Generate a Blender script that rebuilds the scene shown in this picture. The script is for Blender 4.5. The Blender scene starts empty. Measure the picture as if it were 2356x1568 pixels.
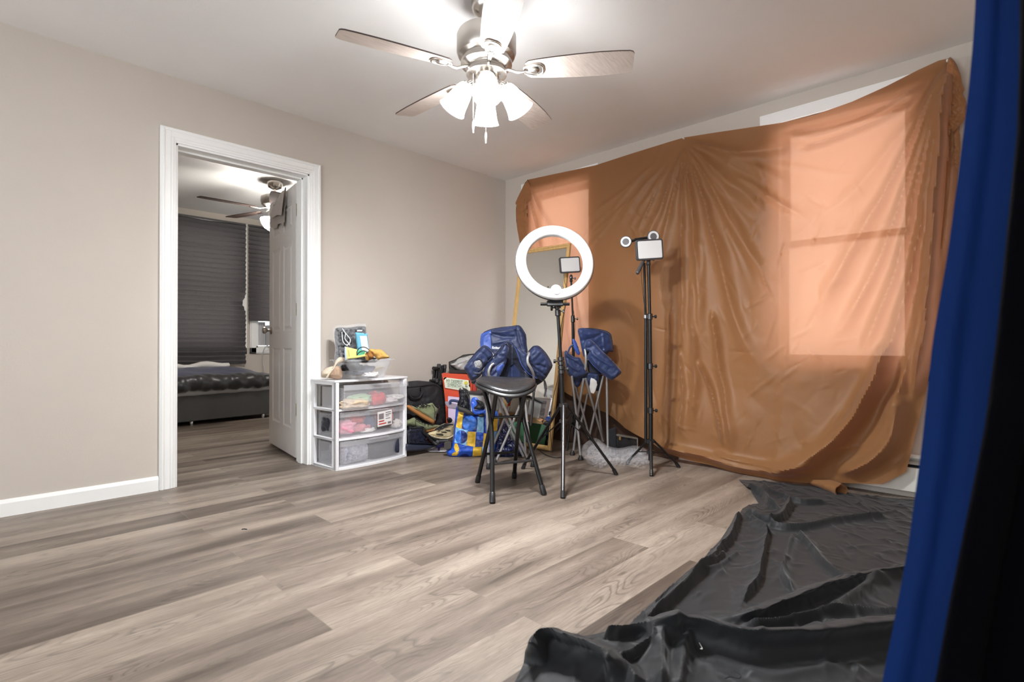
import bpy, math, random
import numpy as np
from mathutils import Vector, Matrix, noise, geometry
R = math.radians
C = bpy.context.scene.collection
sc = bpy.context.scene
# ---------------------------------------------------------------- camera
FPX, YAW, PIT = 1220.5, R(43.976), R(0.2868)
CAM = Vector((-3.6601, -3.6178, 0.85))
cd = bpy.data.cameras.new('camera')
cam = bpy.data.objects.new('camera', cd); C.objects.link(cam)
cam.location = CAM
cam.rotation_euler = (R(90) + PIT, 0, YAW - R(90))
cd.sensor_width = 36; cd.lens = 36 * FPX / 2356; cd.clip_start = 0.03
cd.dof.use_dof = True; cd.dof.focus_distance = 3.3; cd.dof.aperture_fstop = 4.0
sc.camera = cam
# ---------------------------------------------------------------- world, light, exposure
WORLD = 2.1
FANLIGHT = 18.0
BULB = 42.0
BEDLIGHT = 50.0
w = bpy.data.worlds.new('world'); sc.world = w; w.use_nodes = True
bg = w.node_tree.nodes['Background']
bg.inputs[0].default_value = (0.90, 0.95, 1.0, 1); bg.inputs[1].default_value = WORLD
sc.view_settings.view_transform = 'Standard'; sc.view_settings.look = 'None'
sc.view_settings.gamma = 1.0; sc.view_settings.exposure = 1.05
sc.view_settings.use_curve_mapping = False
sc.cycles.use_denoising = True
sc.cycles.max_bounces = 10; sc.cycles.diffuse_bounces = 5; sc.cycles.glossy_bounces = 4
sc.cycles.transmission_bounces = 8; sc.cycles.transparent_max_bounces = 16
sc.cycles.sample_clamp_indirect = 6.0; sc.cycles.blur_glossy = 0.5
sc.cycles.caustics_reflective = False; sc.cycles.caustics_refractive = False

def portal(name, loc, rot, sx, sy):
    l = bpy.data.lights.new(name, 'AREA'); l.shape = 'RECTANGLE'; l.size = sx; l.size_y = sy
    l.cycles.is_portal = True
    o = bpy.data.objects.new(name, l); C.objects.link(o); o.location = loc; o.rotation_euler = rot
    return o
portal('daylight_left_window', (0.20, -0.65, 1.5), (0, R(90), 0), 1.7, 0.8)      # emits toward -x
portal('daylight_right_window', (0.20, -2.84, 1.5), (0, R(90), 0), 1.7, 0.8)
portal('added_rear_fill_opening', (-6.1, -2.9, 1.3), (0, R(-90), 0), 2.1, 4.2)  # unseen opening behind the camera, added to let in fill light

# ---------------------------------------------------------------- picture helpers (a traced point becomes a place in the room)
FW = Vector((math.cos(YAW) * math.cos(PIT), math.sin(YAW) * math.cos(PIT), math.sin(PIT)))
RT = Vector((math.sin(YAW), -math.cos(YAW), 0)); UP = RT.cross(FW)
def ray(x, y): return FW + RT * ((x - 1178) / FPX) - UP * ((y - 784) / FPX)
def P(x, y, d): return CAM + ray(x, y) * d                       # at forward distance d
def Hh(x, y, ax, v):
    r = ray(x, y); return CAM + r * ((v - CAM[ax]) / r[ax])
def dep(p): return (Vector(p) - CAM).dot(FW)

# ---------------------------------------------------------------- object helpers
def tag(o, label=None, cat=None, group=None, kind=None):
    if label: o['label'] = label
    if cat: o['category'] = cat
    if group: o['group'] = group
    if kind: o['kind'] = kind
    return o
def thing(name, label, cat, loc=(0, 0, 0), rz=0, group=None):
    o = bpy.data.objects.new(name, None); C.objects.link(o)
    o.location = loc; o.rotation_euler = (0, 0, rz); o.empty_display_size = .05
    return tag(o, label, cat, group)
def link(name, verts, faces, mat, parent=None, smooth=True, matidx=None, bevel=0, sub=0, world=True, solid=0, uv=None, ang=40):
    me = bpy.data.meshes.new(name)
    vs = [tuple(v) for v in verts]
    if parent is not None and world:            # vertices are given in room coordinates
        inv = (Matrix.Translation(parent.location) @ parent.rotation_euler.to_matrix().to_4x4()).inverted()
        g = parent.parent
        if g is not None:
            inv = inv @ (Matrix.Translation(g.location) @ g.rotation_euler.to_matrix().to_4x4()).inverted()
        vs = [tuple(inv @ Vector(v)) for v in vs]
    me.from_pydata(vs, [], faces)
    mats = mat if isinstance(mat, (list, tuple)) else [mat]
    for m in mats: me.materials.append(m)
    if matidx is not None: me.polygons.foreach_set('material_index', matidx)
    me.polygons.foreach_set('use_smooth', [bool(smooth)] * len(me.polygons))
    me.update()
    o = bpy.data.objects.new(name, me); C.objects.link(o)
    if parent is not None: o.parent = parent
    if solid:
        m = o.modifiers.new('solid', 'SOLIDIFY'); m.thickness = solid; m.offset = 0
    if bevel:
        m = o.modifiers.new('bevel', 'BEVEL'); m.width = bevel; m.segments = 2; m.limit_method = 'ANGLE'; m.angle_limit = R(35)
        if hasattr(m, 'harden_normals'): m.harden_normals = False
    if sub:
        m = o.modifiers.new('sub', 'SUBSURF'); m.levels = sub; m.render_levels = sub
    if smooth and not sub:
        try: me.set_sharp_from_angle(angle=R(ang))
        except Exception: pass
    return o

class MB:
    def __init__(s): s.v = []; s.f = []; s.mi = []
    def add(s, vs, fs, m=0):
        n = len(s.v); s.v += [Vector(v) for v in vs]; s.f += [tuple(i + n for i in f) for f in fs]; s.mi += [m] * len(fs); return s
    def box(s, c, size, M=None, m=0):
        sx, sy, sz = [a / 2 for a in size]
        vs = [Vector((x, y, z)) for z in (-sz, sz) for x, y in ((-sx, -sy), (sx, -sy), (sx, sy), (-sx, sy))]
        if M is not None: vs = [M @ v for v in vs]
        vs = [v + Vector(c) for v in vs]
        return s.add(vs, [(3, 2, 1, 0), (4, 5, 6, 7), (0, 1, 5, 4), (1, 2, 6, 5), (2, 3, 7, 6), (3, 0, 4, 7)], m)
    def bx(s, a, b, m=0):
        return s.box([(p + q) / 2 for p, q in zip(a, b)], [abs(q - p) for p, q in zip(a, b)], None, m)
    def tube(s, pts, r, n=12, m=0, closed=False, flat=None):
        pts = [Vector(p) for p in pts]; k = len(pts)
        rs = r if isinstance(r, (list, tuple)) else [r] * k
        tan = []
        for i in range(k):
            a = pts[(i - 1) % k] if (closed or i > 0) else pts[i]; b = pts[(i + 1) % k] if (closed or i < k - 1) else pts[i]
            t = (b - a); tan.append(t.normalized() if t.length > 1e-9 else Vector((0, 0, 1)))
        ref = Vector((0, 0, 1)) if abs(tan[0].z) < .9 else Vector((1, 0, 0))
        u = tan[0].cross(ref).normalized(); vs = []
        for i in range(k):
            u = (u - tan[i] * u.dot(tan[i])).normalized(); v = tan[i].cross(u)
            for j in range(n):
                a = 2 * math.pi * j / n
                vs.append(pts[i] + (u * math.cos(a) + v * math.sin(a) * (flat or 1)) * rs[i])
        fs = []
        for i in range(k if closed else k - 1):
            i2 = (i + 1) % k
            for j in range(n): fs.append((i * n + j, i * n + (j + 1) % n, i2 * n + (j + 1) % n, i2 * n + j))
        if not closed: fs += [tuple(reversed(range(n))), tuple(range((k - 1) * n, k * n))]
        return s.add(vs, fs, m)
    def lathe(s, prof, c=(0, 0, 0), axis=(0, 0, 1), n=32, m=0, cap=True):
        ax = Vector(axis).normalized(); ref = Vector((1, 0, 0)) if abs(ax.x) < .9 else Vector((0, 1, 0))
        u = ax.cross(ref).normalized(); v = ax.cross(u); vs = []; fs = []; k = len(prof); c = Vector(c)
        for r, h in prof:
            for j in range(n):
                a = 2 * math.pi * j / n; vs.append(c + ax * h + (u * math.cos(a) + v * math.sin(a)) * max(r, 1e-5))
        for i in range(k - 1):
            for j in range(n): fs.append((i * n + j, i * n + (j + 1) % n, (i + 1) * n + (j + 1) % n, (i + 1) * n + j))
        if cap: fs += [tuple(reversed(range(n))), tuple(range((k - 1) * n, k * n))]
        return s.add(vs, fs, m)
    def loft(s, rings, m=0, cap=True):
        n = len(rings[0]); vs = [p for r in rings for p in r]; fs = []
        for i in range(len(rings) - 1):
            for j in range(n): fs.append((i * n + j, i * n + (j + 1) % n, (i + 1) * n + (j + 1) % n, (i + 1) * n + j))
        if cap: fs += [tuple(reversed(range(n))), tuple(range((len(rings) - 1) * n, len(rings) * n))]
        return s.add(vs, fs, m)
    def build(s, name, mat, parent=None, **k):
        mi = s.mi if isinstance(mat, (list, tuple)) else None
        return link(name, s.v, s.f, mat, parent, matidx=mi, **k)

def smoothpts(pts, n=6):
    """Catmull-Rom through points"""
    pts = [Vector(p) for p in pts]; out = []
    for i in range(len(pts) - 1):
        a = pts[max(i - 1, 0)]; b = pts[i]; c = pts[i + 1]; d = pts[min(i + 2, len(pts) - 1)]
        for j in range(n):
            t = j / n
            out.append(.5 * ((2 * b) + (c - a) * t + (2 * a - 5 * b + 4 * c - d) * t * t + (3 * b - a - 3 * c + d) * t ** 3))
    out.append(pts[-1]); return out
def smooth_closed(pts, n=4):
    k = len(pts); pts = [Vector((p[0], p[1])) for p in pts]; out = []
    for i in range(k):
        a, b, c, d = pts[i - 1], pts[i], pts[(i + 1) % k], pts[(i + 2) % k]
        for j in range(n):
            t = j / n; q = .5 * ((2 * b) + (c - a) * t + (2 * a - 5 * b + 4 * c - d) * t * t + (3 * b - a - 3 * c + d) * t ** 3)
            out.append((q.x, q.y))
    return out
def segdist(X, Y, pl):
    """distance and side of points to a polyline (numpy)"""
    best = np.full(X.shape, 1e9); side = np.zeros(X.shape); tt = np.zeros(X.shape)
    L = 0; ls = []
    for (a, b) in zip(pl[:-1], pl[1:]): ls.append(math.hypot(b[0] - a[0], b[1] - a[1]))
    tot = sum(ls) or 1; acc = 0
    for (a, b), l in zip(zip(pl[:-1], pl[1:]), ls):
        dx, dy = b[0] - a[0], b[1] - a[1]; q = dx * dx + dy * dy + 1e-12
        t = np.clip(((X - a[0]) * dx + (Y - a[1]) * dy) / q, 0, 1)
        ex = X - a[0] - t * dx; ey = Y - a[1] - t * dy; d = np.hypot(ex, ey); m = d < best
        best = np.where(m, d, best); side = np.where(m, np.sign(dx * (Y - a[1]) - dy * (X - a[0])), side)
        tt = np.where(m, (acc + t * l) / tot, tt); acc += l
    return best, side, tt
def panel(name, outline, depth, T, mat, parent=None, edge=None, sp=None, regions=(), nz=0.0, ns=14.0, folds=(), back=1.0, round_=True, n=4, seed=0, world=True, sub=0):
    """A soft slab: traced outline (with its own distance) filled, puffed to thickness T, creased by folds and noise."""
    ol = smooth_closed(outline, n) if round_ else [tuple(p) for p in outline]
    xs = [p[0] for p in ol]; ys = [p[1] for p in ol]; W = max(xs) - min(xs); H = max(ys) - min(ys)
    if not callable(depth):
        d0 = depth; depth = lambda x, y: d0
    sp = sp or max(2.0, math.sqrt(W * H) / 26)
    edge = edge or .28 * min(W, H)
    # resample outline to the spacing
    O = []
    for i in range(len(ol)):
        a, b = ol[i], ol[(i + 1) % len(ol)]; l = math.hypot(b[0] - a[0], b[1] - a[1]); k = max(1, int(round(l / (sp * 1.2))))
        for j in range(k): O.append((a[0] + (b[0] - a[0]) * j / k, a[1] + (b[1] - a[1]) * j / k))
    V = [Vector(p) for p in O]; nb = len(V); E = [(i, (i + 1) % nb) for i in range(nb)]
    gx = np.arange(min(xs) + sp * .5, max(xs), sp); gy = np.arange(min(ys) + sp * .5, max(ys), sp * .87)
    X, Y = np.meshgrid(gx, gy); X = X + (np.arange(len(gy))[:, None] % 2) * sp * .5
    X = X.ravel(); Y = Y.ravel()
    ins = np.zeros(X.shape, bool)
    for i in range(nb):
        x1, y1 = O[i]; x2, y2 = O[(i + 1) % nb]
        c = ((y1 > Y) != (y2 > Y)); xi = (x2 - x1) * (Y - y1) / ((y2 - y1) if y2 != y1 else 1e-9) + x1
        ins ^= (c & (X < xi))
    D, _, _ = segdist(X, Y, O + [O[0]]); ok = ins & (D > sp * .45)
    V += [Vector((float(a), float(b))) for a, b in zip(X[ok], Y[ok])]
    for poly, _m in regions:
        k = len(V); V += [Vector(p) for p in poly]; E += [(k + i, k + (i + 1) % len(poly)) for i in range(len(poly))]
    res = geometry.delaunay_2d_cdt(V, E, [], 0, 1e-4)
    vo, fo = res[0], res[2]
    vx = np.array([v.x for v in vo]); vy = np.array([v.y for v in vo])
    def inside(cx, cy, poly):
        c = False; k = len(poly)
        for i in range(k):
            x1, y1 = poly[i]; x2, y2 = poly[(i + 1) % k]
            if (y1 > cy) != (y2 > cy) and cx < (x2 - x1) * (cy - y1) / (y2 - y1) + x1: c = not c
        return c
    faces = []; mi = []
    for f in fo:
        cx = sum(vx[i] for i in f) / len(f); cy = sum(vy[i] for i in f) / len(f)
        if not inside(cx, cy, O): continue
        m = 0
        for poly, mm in regions:
            if inside(cx, cy, poly): m = mm
        faces.append(tuple(f)); mi.append(m)
    Db, _, _ = segdist(vx, vy, O + [O[0]])
    bdr = Db < 1e-3 * 50
    prof = np.sqrt(np.clip(Db / edge, 0, 1)) * .8 + .2 * np.clip(Db / edge, 0, 1); prof[bdr] = 0
    off = prof * T * .5
    for fl in folds:
        pl, wd, am = fl[:3]
        d, s_, _t = segdist(vx, vy, pl); off = off + am * np.exp(-(d / wd) ** 2) * np.clip(Db / (edge * .3), 0, 1)
    if nz:
        nn = np.array([noise.noise(Vector((x / ns, y / ns, seed * 7.3))) + .5 * noise.noise(Vector((x / ns * 2.3, y / ns * 2.3, seed * 3.1))) for x, y in zip(vx, vy)])
        off = off + nz * nn * np.clip(Db / (edge * .3), 0, 1)
    front = []; bk = []
    for i in range(len(vo)):
        d = depth(vx[i], vy[i]); p = P(vx[i], vy[i], d); r = -ray(vx[i], vy[i]).normalized()
        front.append(p + r * float(off[i])); bk.append(p - r * float(prof[i] * T * .5 * back) - r * .0008)
    nv = len(vo); idx = {}; verts = front[:]; bi = []
    for i in range(nv):
        if bdr[i]: bi.append(i)
        else: bi.append(len(verts)); verts.append(bk[i])
    # faces wind so that the normal looks to the camera
    F = []; M = []
    for f, m in zip(faces, mi):
        a, b, c = [front[i] for i in f[:3]]; nrm = (b - a).cross(c - a)
        ff = f if nrm.dot(CAM - a) > 0 else tuple(reversed(f))
        F.append(ff); M.append(m); g = tuple(bi[i] for i in reversed(ff))
        if len(set(g)) == len(g) and set(g) != set(ff): F.append(g); M.append(m if regions and back else 0)
    mats = mat if isinstance(mat, (list, tuple)) else [mat]
    return link(name, verts, F, mats, parent, matidx=M if len(mats) > 1 else None, smooth=True, world=world, ang=70, sub=sub)

# ---------------------------------------------------------------- materials
def lin(c):
    return tuple(((v / 255) / 12.92 if v / 255 <= .04045 else ((v / 255 + .055) / 1.055) ** 2.4) for v in c) + (1,)
_mc = {}
def mat(name, rgb, rough=.6, metal=0, bump=0, bscale=60, var=0, vscale=8, spec=.5, trans=0, alpha=1, sheen=0, emit=None, stretch=None, coat=0):
    if name in _mc: return _mc[name]
    m = bpy.data.materials.new(name); m.use_nodes = True; nt = m.node_tree; b = nt.nodes['Principled BSDF']
    b.inputs['Base Color'].default_value = lin(rgb); b.inputs['Roughness'].default_value = rough
    b.inputs['Metallic'].default_value = metal; b.inputs['Specular IOR Level'].default_value = spec
    b.inputs['Alpha'].default_value = alpha; b.inputs['Transmission Weight'].default_value = trans
    if sheen: b.inputs['Sheen Weight'].default_value = sheen
    if coat: b.inputs['Coat Weight'].default_value = coat
    if emit: b.inputs['Emission Color'].default_value = lin(emit[0]); b.inputs['Emission Strength'].default_value = emit[1]
    tc = nt.nodes.new('ShaderNodeTexCoord'); mp = nt.nodes.new('ShaderNodeMapping'); nt.links.new(tc.outputs['Object'], mp.inputs[0])
    if stretch: mp.inputs['Scale'].default_value = stretch
    if var:
        n = nt.nodes.new('ShaderNodeTexNoise'); n.inputs['Scale'].default_value = vscale; n.inputs['Detail'].default_value = 4
        nt.links.new(mp.outputs[0], n.inputs['Vector'])
        cr = nt.nodes.new('ShaderNodeValToRGB'); c = lin(rgb)
        cr.color_ramp.elements[0].position = .3; cr.color_ramp.elements[1].position = .7
        cr.color_ramp.elements[0].color = tuple(v * (1 - var) for v in c[:3]) + (1,); cr.color_ramp.elements[1].color = tuple(min(1, v * (1 + var)) for v in c[:3]) + (1,)
        nt.links.new(n.outputs[0], cr.inputs[0]); nt.links.new(cr.outputs[0], b.inputs['Base Color'])
    if bump:
        n = nt.nodes.new('ShaderNodeTexNoise'); n.inputs['Scale'].default_value = bscale; n.inputs['Detail'].default_value = 3
        nt.links.new(mp.outputs[0], n.inputs['Vector'])
        bm = nt.nodes.new('ShaderNodeBump'); bm.inputs['Strength'].default_value = bump; bm.inputs['Distance'].default_value = .01
        nt.links.new(n.outputs[0], bm.inputs['Height']); nt.links.new(bm.outputs[0], b.inputs['Normal'])
    _mc[name] = m; return m

def wall_mat(name, rgb, bump=.06):
    return mat(name, rgb, rough=.75, bump=bump, bscale=140, var=.015, vscale=2.5, spec=.25)
M_wall = wall_mat('wall_paint_taupe', (201, 192, 182))
M_ceil = wall_mat('ceiling_paint', (240, 239, 237))
M_trim = mat('white_gloss_trim', (245, 245, 243), rough=.35, var=.01)
M_door = mat('white_door_paint', (232, 229, 227), rough=.3, bump=.08, bscale=90, var=.01)

def floor_mat():
    m = bpy.data.materials.new('oak_vinyl_planks'); m.use_nodes = True; nt = m.node_tree; N = nt.nodes; L = nt.links; b = N['Principled BSDF']
    tc = N.new('ShaderNodeTexCoord')
    br = N.new('ShaderNodeTexBrick'); br.offset = .37; br.offset_frequency = 2; br.squash = 1
    br.inputs['Scale'].default_value = 1; br.inputs['Brick Width'].default_value = 1.22; br.inputs['Row Height'].default_value = .178
    br.inputs['Mortar Size'].default_value = .0011; br.inputs['Mortar Smooth'].default_value = .1; br.inputs['Bias'].default_value = 0
    br.inputs['Color1'].default_value = (0, 0, 0, 1); br.inputs['Color2'].default_value = (1, 1, 1, 1); br.inputs['Mortar'].default_value = (0.5, .5, .5, 1)
    L.new(tc.outputs['Object'], br.inputs['Vector'])
    # offset the grain per plank
    sep = N.new('ShaderNodeSeparateXYZ'); L.new(tc.outputs['Object'], sep.inputs[0])
    mul = N.new('ShaderNodeMath'); mul.operation = 'MULTIPLY'; mul.inputs[1].default_value = 37.0; L.new(br.outputs['Color'], mul.inputs[0])
    comb = N.new('ShaderNodeCombineXYZ'); 
    sx = N.new('ShaderNodeMath'); sx.operation = 'ADD'; L.new(sep.outputs[0], sx.inputs[0]); L.new(mul.outputs[0], sx.inputs[1])
    L.new(sx.outputs[0], comb.inputs[0]); L.new(sep.outputs[1], comb.inputs[1]); L.new(mul.outputs[0], comb.inputs[2])
    def nz(scale, sc3, det, rough=.5, dist=0):
        mp = N.new('ShaderNodeMapping'); mp.inputs['Scale'].default_value = sc3; L.new(comb.outputs[0], mp.inputs[0])
        n = N.new('ShaderNodeTexNoise'); n.inputs['Scale'].default_value = scale; n.inputs['Detail'].default_value = det; n.inputs['Roughness'].default_value = rough; n.inputs['Distortion'].default_value = dist
        L.new(mp.outputs[0], n.inputs['Vector']); return n
    broad = nz(1, (1.1, 9, 1), 3)
    fine = nz(1, (14, 190, 1), 3, .7)
    field = nz(1, (1.0, 5.5, 1), 2, .5)
    # cathedral grain: contour lines of a stretched field
    m1 = N.new('ShaderNodeMath'); m1.operation = 'MULTIPLY'; m1.inputs[1].default_value = 34; L.new(field.outputs[0], m1.inputs[0])
    m2 = N.new('ShaderNodeMath'); m2.operation = 'FRACT'; L.new(m1.outputs[0], m2.inputs[0])
    lines = N.new('ShaderNodeValToRGB'); e = lines.color_ramp.elements; e[0].position = 0; e[0].color = (.22, .22, .22, 1); e[1].position = .35; e[1].color = (1, 1, 1, 1)
    e2 = lines.color_ramp.elements.new(.9); e2.color = (.8, .8, .8, 1); e3 = lines.color_ramp.elements.new(1); e3.color = (.22, .22, .22, 1)
    L.new(m2.outputs[0], lines.inputs[0])
    mask = nz(1, (2.2, 7, 1), 2)
    mr = N.new('ShaderNodeMapRange'); mr.inputs[1].default_value = .45; mr.inputs[2].default_value = .65; mr.inputs[3].default_value = .10; mr.inputs[4].default_value = .60; L.new(mask.outputs[0], mr.inputs[0])
    ramp = N.new('ShaderNodeValToRGB'); e = ramp.color_ramp.elements
    e[0].position = .25; e[0].color = lin((84, 73, 64)); e[1].position = .78; e[1].color = lin((158, 145, 132))
    em = ramp.color_ramp.elements.new(.5); em.color = lin((126, 113, 102))
    # plank tone
    add = N.new('ShaderNodeMath'); add.operation = 'MULTIPLY_ADD'; add.inputs[1].default_value = .30; L.new(br.outputs['Color'], add.inputs[0])
    sb = N.new('ShaderNodeMath'); sb.operation = 'SUBTRACT'; sb.inputs[1].default_value = .14; L.new(broad.outputs[0], sb.inputs[0]); L.new(sb.outputs[0], add.inputs[2])
    L.new(add.outputs[0], ramp.inputs[0])
    mx = N.new('ShaderNodeMix'); mx.data_type = 'RGBA'; mx.blend_type = 'MULTIPLY'; L.new(mr.outputs[0], mx.inputs[0]); L.new(ramp.outputs[0], mx.inputs[6]); L.new(lines.outputs[0], mx.inputs[7])
    fr = N.new('ShaderNodeMapRange'); fr.inputs[1].default_value = .3; fr.inputs[2].default_value = .7; fr.inputs[3].default_value = .74; fr.inputs[4].default_value = 1.16; L.new(fine.outputs[0], fr.inputs[0])
    mx2 = N.new('ShaderNodeMix'); mx2.data_type = 'RGBA'; mx2.blend_type = 'MULTIPLY'; mx2.inputs[0].default_value = 1; L.new(mx.outputs[2], mx2.inputs[6]); L.new(fr.outputs[0], mx2.inputs[7])
    mo = N.new('ShaderNodeMix'); mo.data_type = 'RGBA'; mo.inputs[7].default_value = lin((120, 108, 99)); L.new(br.outputs['Fac'], mo.inputs[0]); L.new(mx2.outputs[2], mo.inputs[6])
    L.new(mo.outputs[2], b.inputs['Base Color'])
    b.inputs['Roughness'].default_value = .42; b.inputs['Specular IOR Level'].default_value = .45
    rr = N.new('ShaderNodeMapRange'); rr.inputs[3].default_value = .36; rr.inputs[4].default_value = .5; L.new(fine.outputs[0], rr.inputs[0]); L.new(rr.outputs[0], b.inputs['Roughness'])
    bm = N.new('ShaderNodeBump'); bm.inputs['Strength'].default_value = .12; bm.inputs['Distance'].default_value = .004
    L.new(fine.outputs[0], bm.inputs['Height']); L.new(bm.outputs[0], b.inputs['Normal'])
    return m
M_floor = floor_mat()
# ================================================================ THE SETTING
HC = 2.43
def struct(name, mb, m, **k):
    o = mb.build(name, m, None, **k); o['kind'] = 'structure'; return o
X0, Y0, Y1 = -6.0, -5.4, 3.43         # room back wall, right end wall, bedroom window wall
struct('floor', MB().bx((X0 - .3, Y0 - .1, -.1), (.3, Y1 + .2, 0)), M_floor, smooth=False)
struct('ceiling', MB().bx((X0, Y0, HC), (.0, 0, HC + .1)), M_ceil, smooth=False)
struct('ceiling_bedroom', MB().bx((-4.0, .17, HC), (.6, Y1, HC + .1)), M_ceil, smooth=False)
# left wall (the wall with the doorway), y from 0 to .17
DX0, DX1, DZ = -2.79, -1.962, 2.045
w_ = MB().bx((X0, 0, 0), (DX0, .17, HC)).bx((DX1, 0, 0), (.16, .17, HC)).bx((DX0, 0, DZ), (DX1, .17, HC))
struct('wall_left', w_, M_wall, smooth=False)
# window wall, x from 0 to .16
WIN = [(-1.01, -.30), (-3.20, -2.45)]; WZ0, WZ1 = .72, 2.265
w_ = MB(); ys = [Y0, WIN[1][0], WIN[1][1], WIN[0][0], WIN[0][1], 0]
for a, b_ in ((ys[0], ys[1]), (ys[2], ys[3]), (ys[4], ys[5])): w_.bx((0, a, 0), (.16, b_, HC))
for a, b_ in WIN: w_.bx((0, a, 0), (.16, b_, WZ0)); w_.bx((0, a, WZ1), (.16, b_, HC))
struct('wall_back', w_, M_wall, smooth=False)
struct('wall_right', MB().bx((X0, Y0 - .12, 0), (.16, Y0, HC)), M_wall, smooth=False)
w_ = MB(); a, b_ = -5.0, -.8  # wide opening added out of view so that daylight fills the room
w_.bx((X0 - .12, Y0, 0), (X0, a, HC)).bx((X0 - .12, b_, 0), (X0, 0.17, HC)).bx((X0 - .12, a, 0), (X0, b_, .25)).bx((X0 - .12, a, 2.35), (X0, b_, HC))
struct('wall_front', w_, M_wall, smooth=False)
# window frames
M_glass = mat('window_glass', (255, 255, 255), rough=0, trans=0, alpha=.06, spec=.5)
def casing_profile_box(mb, a, b, ax): pass
def window(n, y0, y1, z0, z1, casing=True):
    t = .08
    o = MB()
    # casing around the opening on the room side, two steps
    for off, d in ((0, .018), (.012, .026)):
        tt = t - off if off else t
        o.bx((-d, y0 - t + off, z1), (-.001, y1 + t - off, z1 + tt)); o.bx((-d, y0 - t + off, z0 - t + off), (-.001, y0 - (.012 if off else 0), z1)); o.bx((-d, y1 + (.012 if off else 0), z0 - t + off), (-.001, y1 + t - off, z1))
        o.bx((-d, y0 - t + off, z0 - t + off), (-.001, y1 + t - off, z0))
    o.bx((-.045, y0 - .03, z0 - .02), (0.03, y1 + .03, z0))          # stool
    # jamb liners
    for ya, yb in ((y0, y0 + .03), (y1 - .03, y1)): o.bx((0, ya, z0), (.15, yb, z1))
    o.bx((0, y0, z1 - .03), (.15, y1, z1)); o.bx((0, y0, z0), (.15, y1, z0 + .02))
    f = o.build('window_%d' % n, M_trim, None, bevel=.003); f['kind'] = 'structure'
    zm = (z0 + z1) / 2
    for k, (a, b, x) in enumerate(((zm - .02, z1 - .03, .10), (z0 + .02, zm + .02, .065))):
        s = MB(); st = .04
        s.bx((x, y0 + .03, a), (x + .03, y0 + .03 + st, b)).bx((x, y1 - .03 - st, a), (x + .03, y1 - .03, b)).bx((x, y0 + .03, a), (x + .03, y1 - .03, a + st)).bx((x, y0 + .03, b - st), (x + .03, y1 - .03, b))
        so = s.build('sash', M_trim, f, bevel=.002, world=False)
        MB().bx((x + .012, y0 + .07, a + st), (x + .016, y1 - .07, b - st)).build('pane', M_glass, so, smooth=False, world=False)
window(1, WIN[0][0], WIN[0][1], WZ0, WZ1)
window(2, WIN[1][0], WIN[1][1], WZ0, WZ1)

def casing(mb, x0, x1, z1, y, s):
    """stepped door casing on plane y, s = -1 toward the main room"""
    wd = .082
    for a, b, d in ((0, wd, .012), (.012, wd, .016), (.028, wd - .004, .020), (.060, wd - .008, .024)):
        # a..b measured outward from the opening
        mb.bx((x0 - b, y, 0), (x0 - a, y + s * d, z1 + b)); mb.bx((x1 + a, y, 0), (x1 + b, y + s * d, z1 + b)); mb.bx((x0 - a, y, z1 + a), (x1 + a, y + s * d, z1 + b))
mb = MB(); casing(mb, DX0 + .006, DX1 - .006, DZ - .006, 0, -1); 
struct('trim_1', mb, M_trim, bevel=.0025)
mb = MB(); casing(mb, DX0 + .006, DX1 - .006, DZ - .006, .17, 1)
struct('trim_2', mb, M_trim, bevel=.0025)
# jambs with stop
mb = MB(); j = .018
mb.bx((DX0, -.002, 0), (DX0 + j, .172, DZ)).bx((DX1 - j, -.002, 0), (DX1, .172, DZ)).bx((DX0, -.002, DZ - j), (DX1, .172, DZ))
mb.bx((DX0 + j, .07, 0), (DX0 + j + .012, .125, DZ - j)).bx((DX1 - j - .012, .07, 0), (DX1 - j, .125, DZ - j)).bx((DX0 + j, .07, DZ - j - .012), (DX1 - j, .125, DZ - j))
struct('trim_3', mb, M_trim, bevel=.002)
def baseboard(name, x0, x1, y, s, h=.083):
    mb = MB()
    pr = [(0, 0), (.014, 0), (.014, h - .018), (.010, h - .010), (.006, h - .002), (0, h)]
    ra = [(x0, y + s * a, b) for a, b in pr]; rb = [(x1, y + s * a, b) for a, b in pr]
    if s < 0: ra.reverse(); rb.reverse()
    mb.loft([ra, rb]); return struct(name, mb, M_trim, smooth=False)
baseboard('baseboard_left', X0, DX0 - .078, 0, -1)
baseboard('baseboard_left_far', DX1 + .078, -.001, 0, -1)
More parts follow.
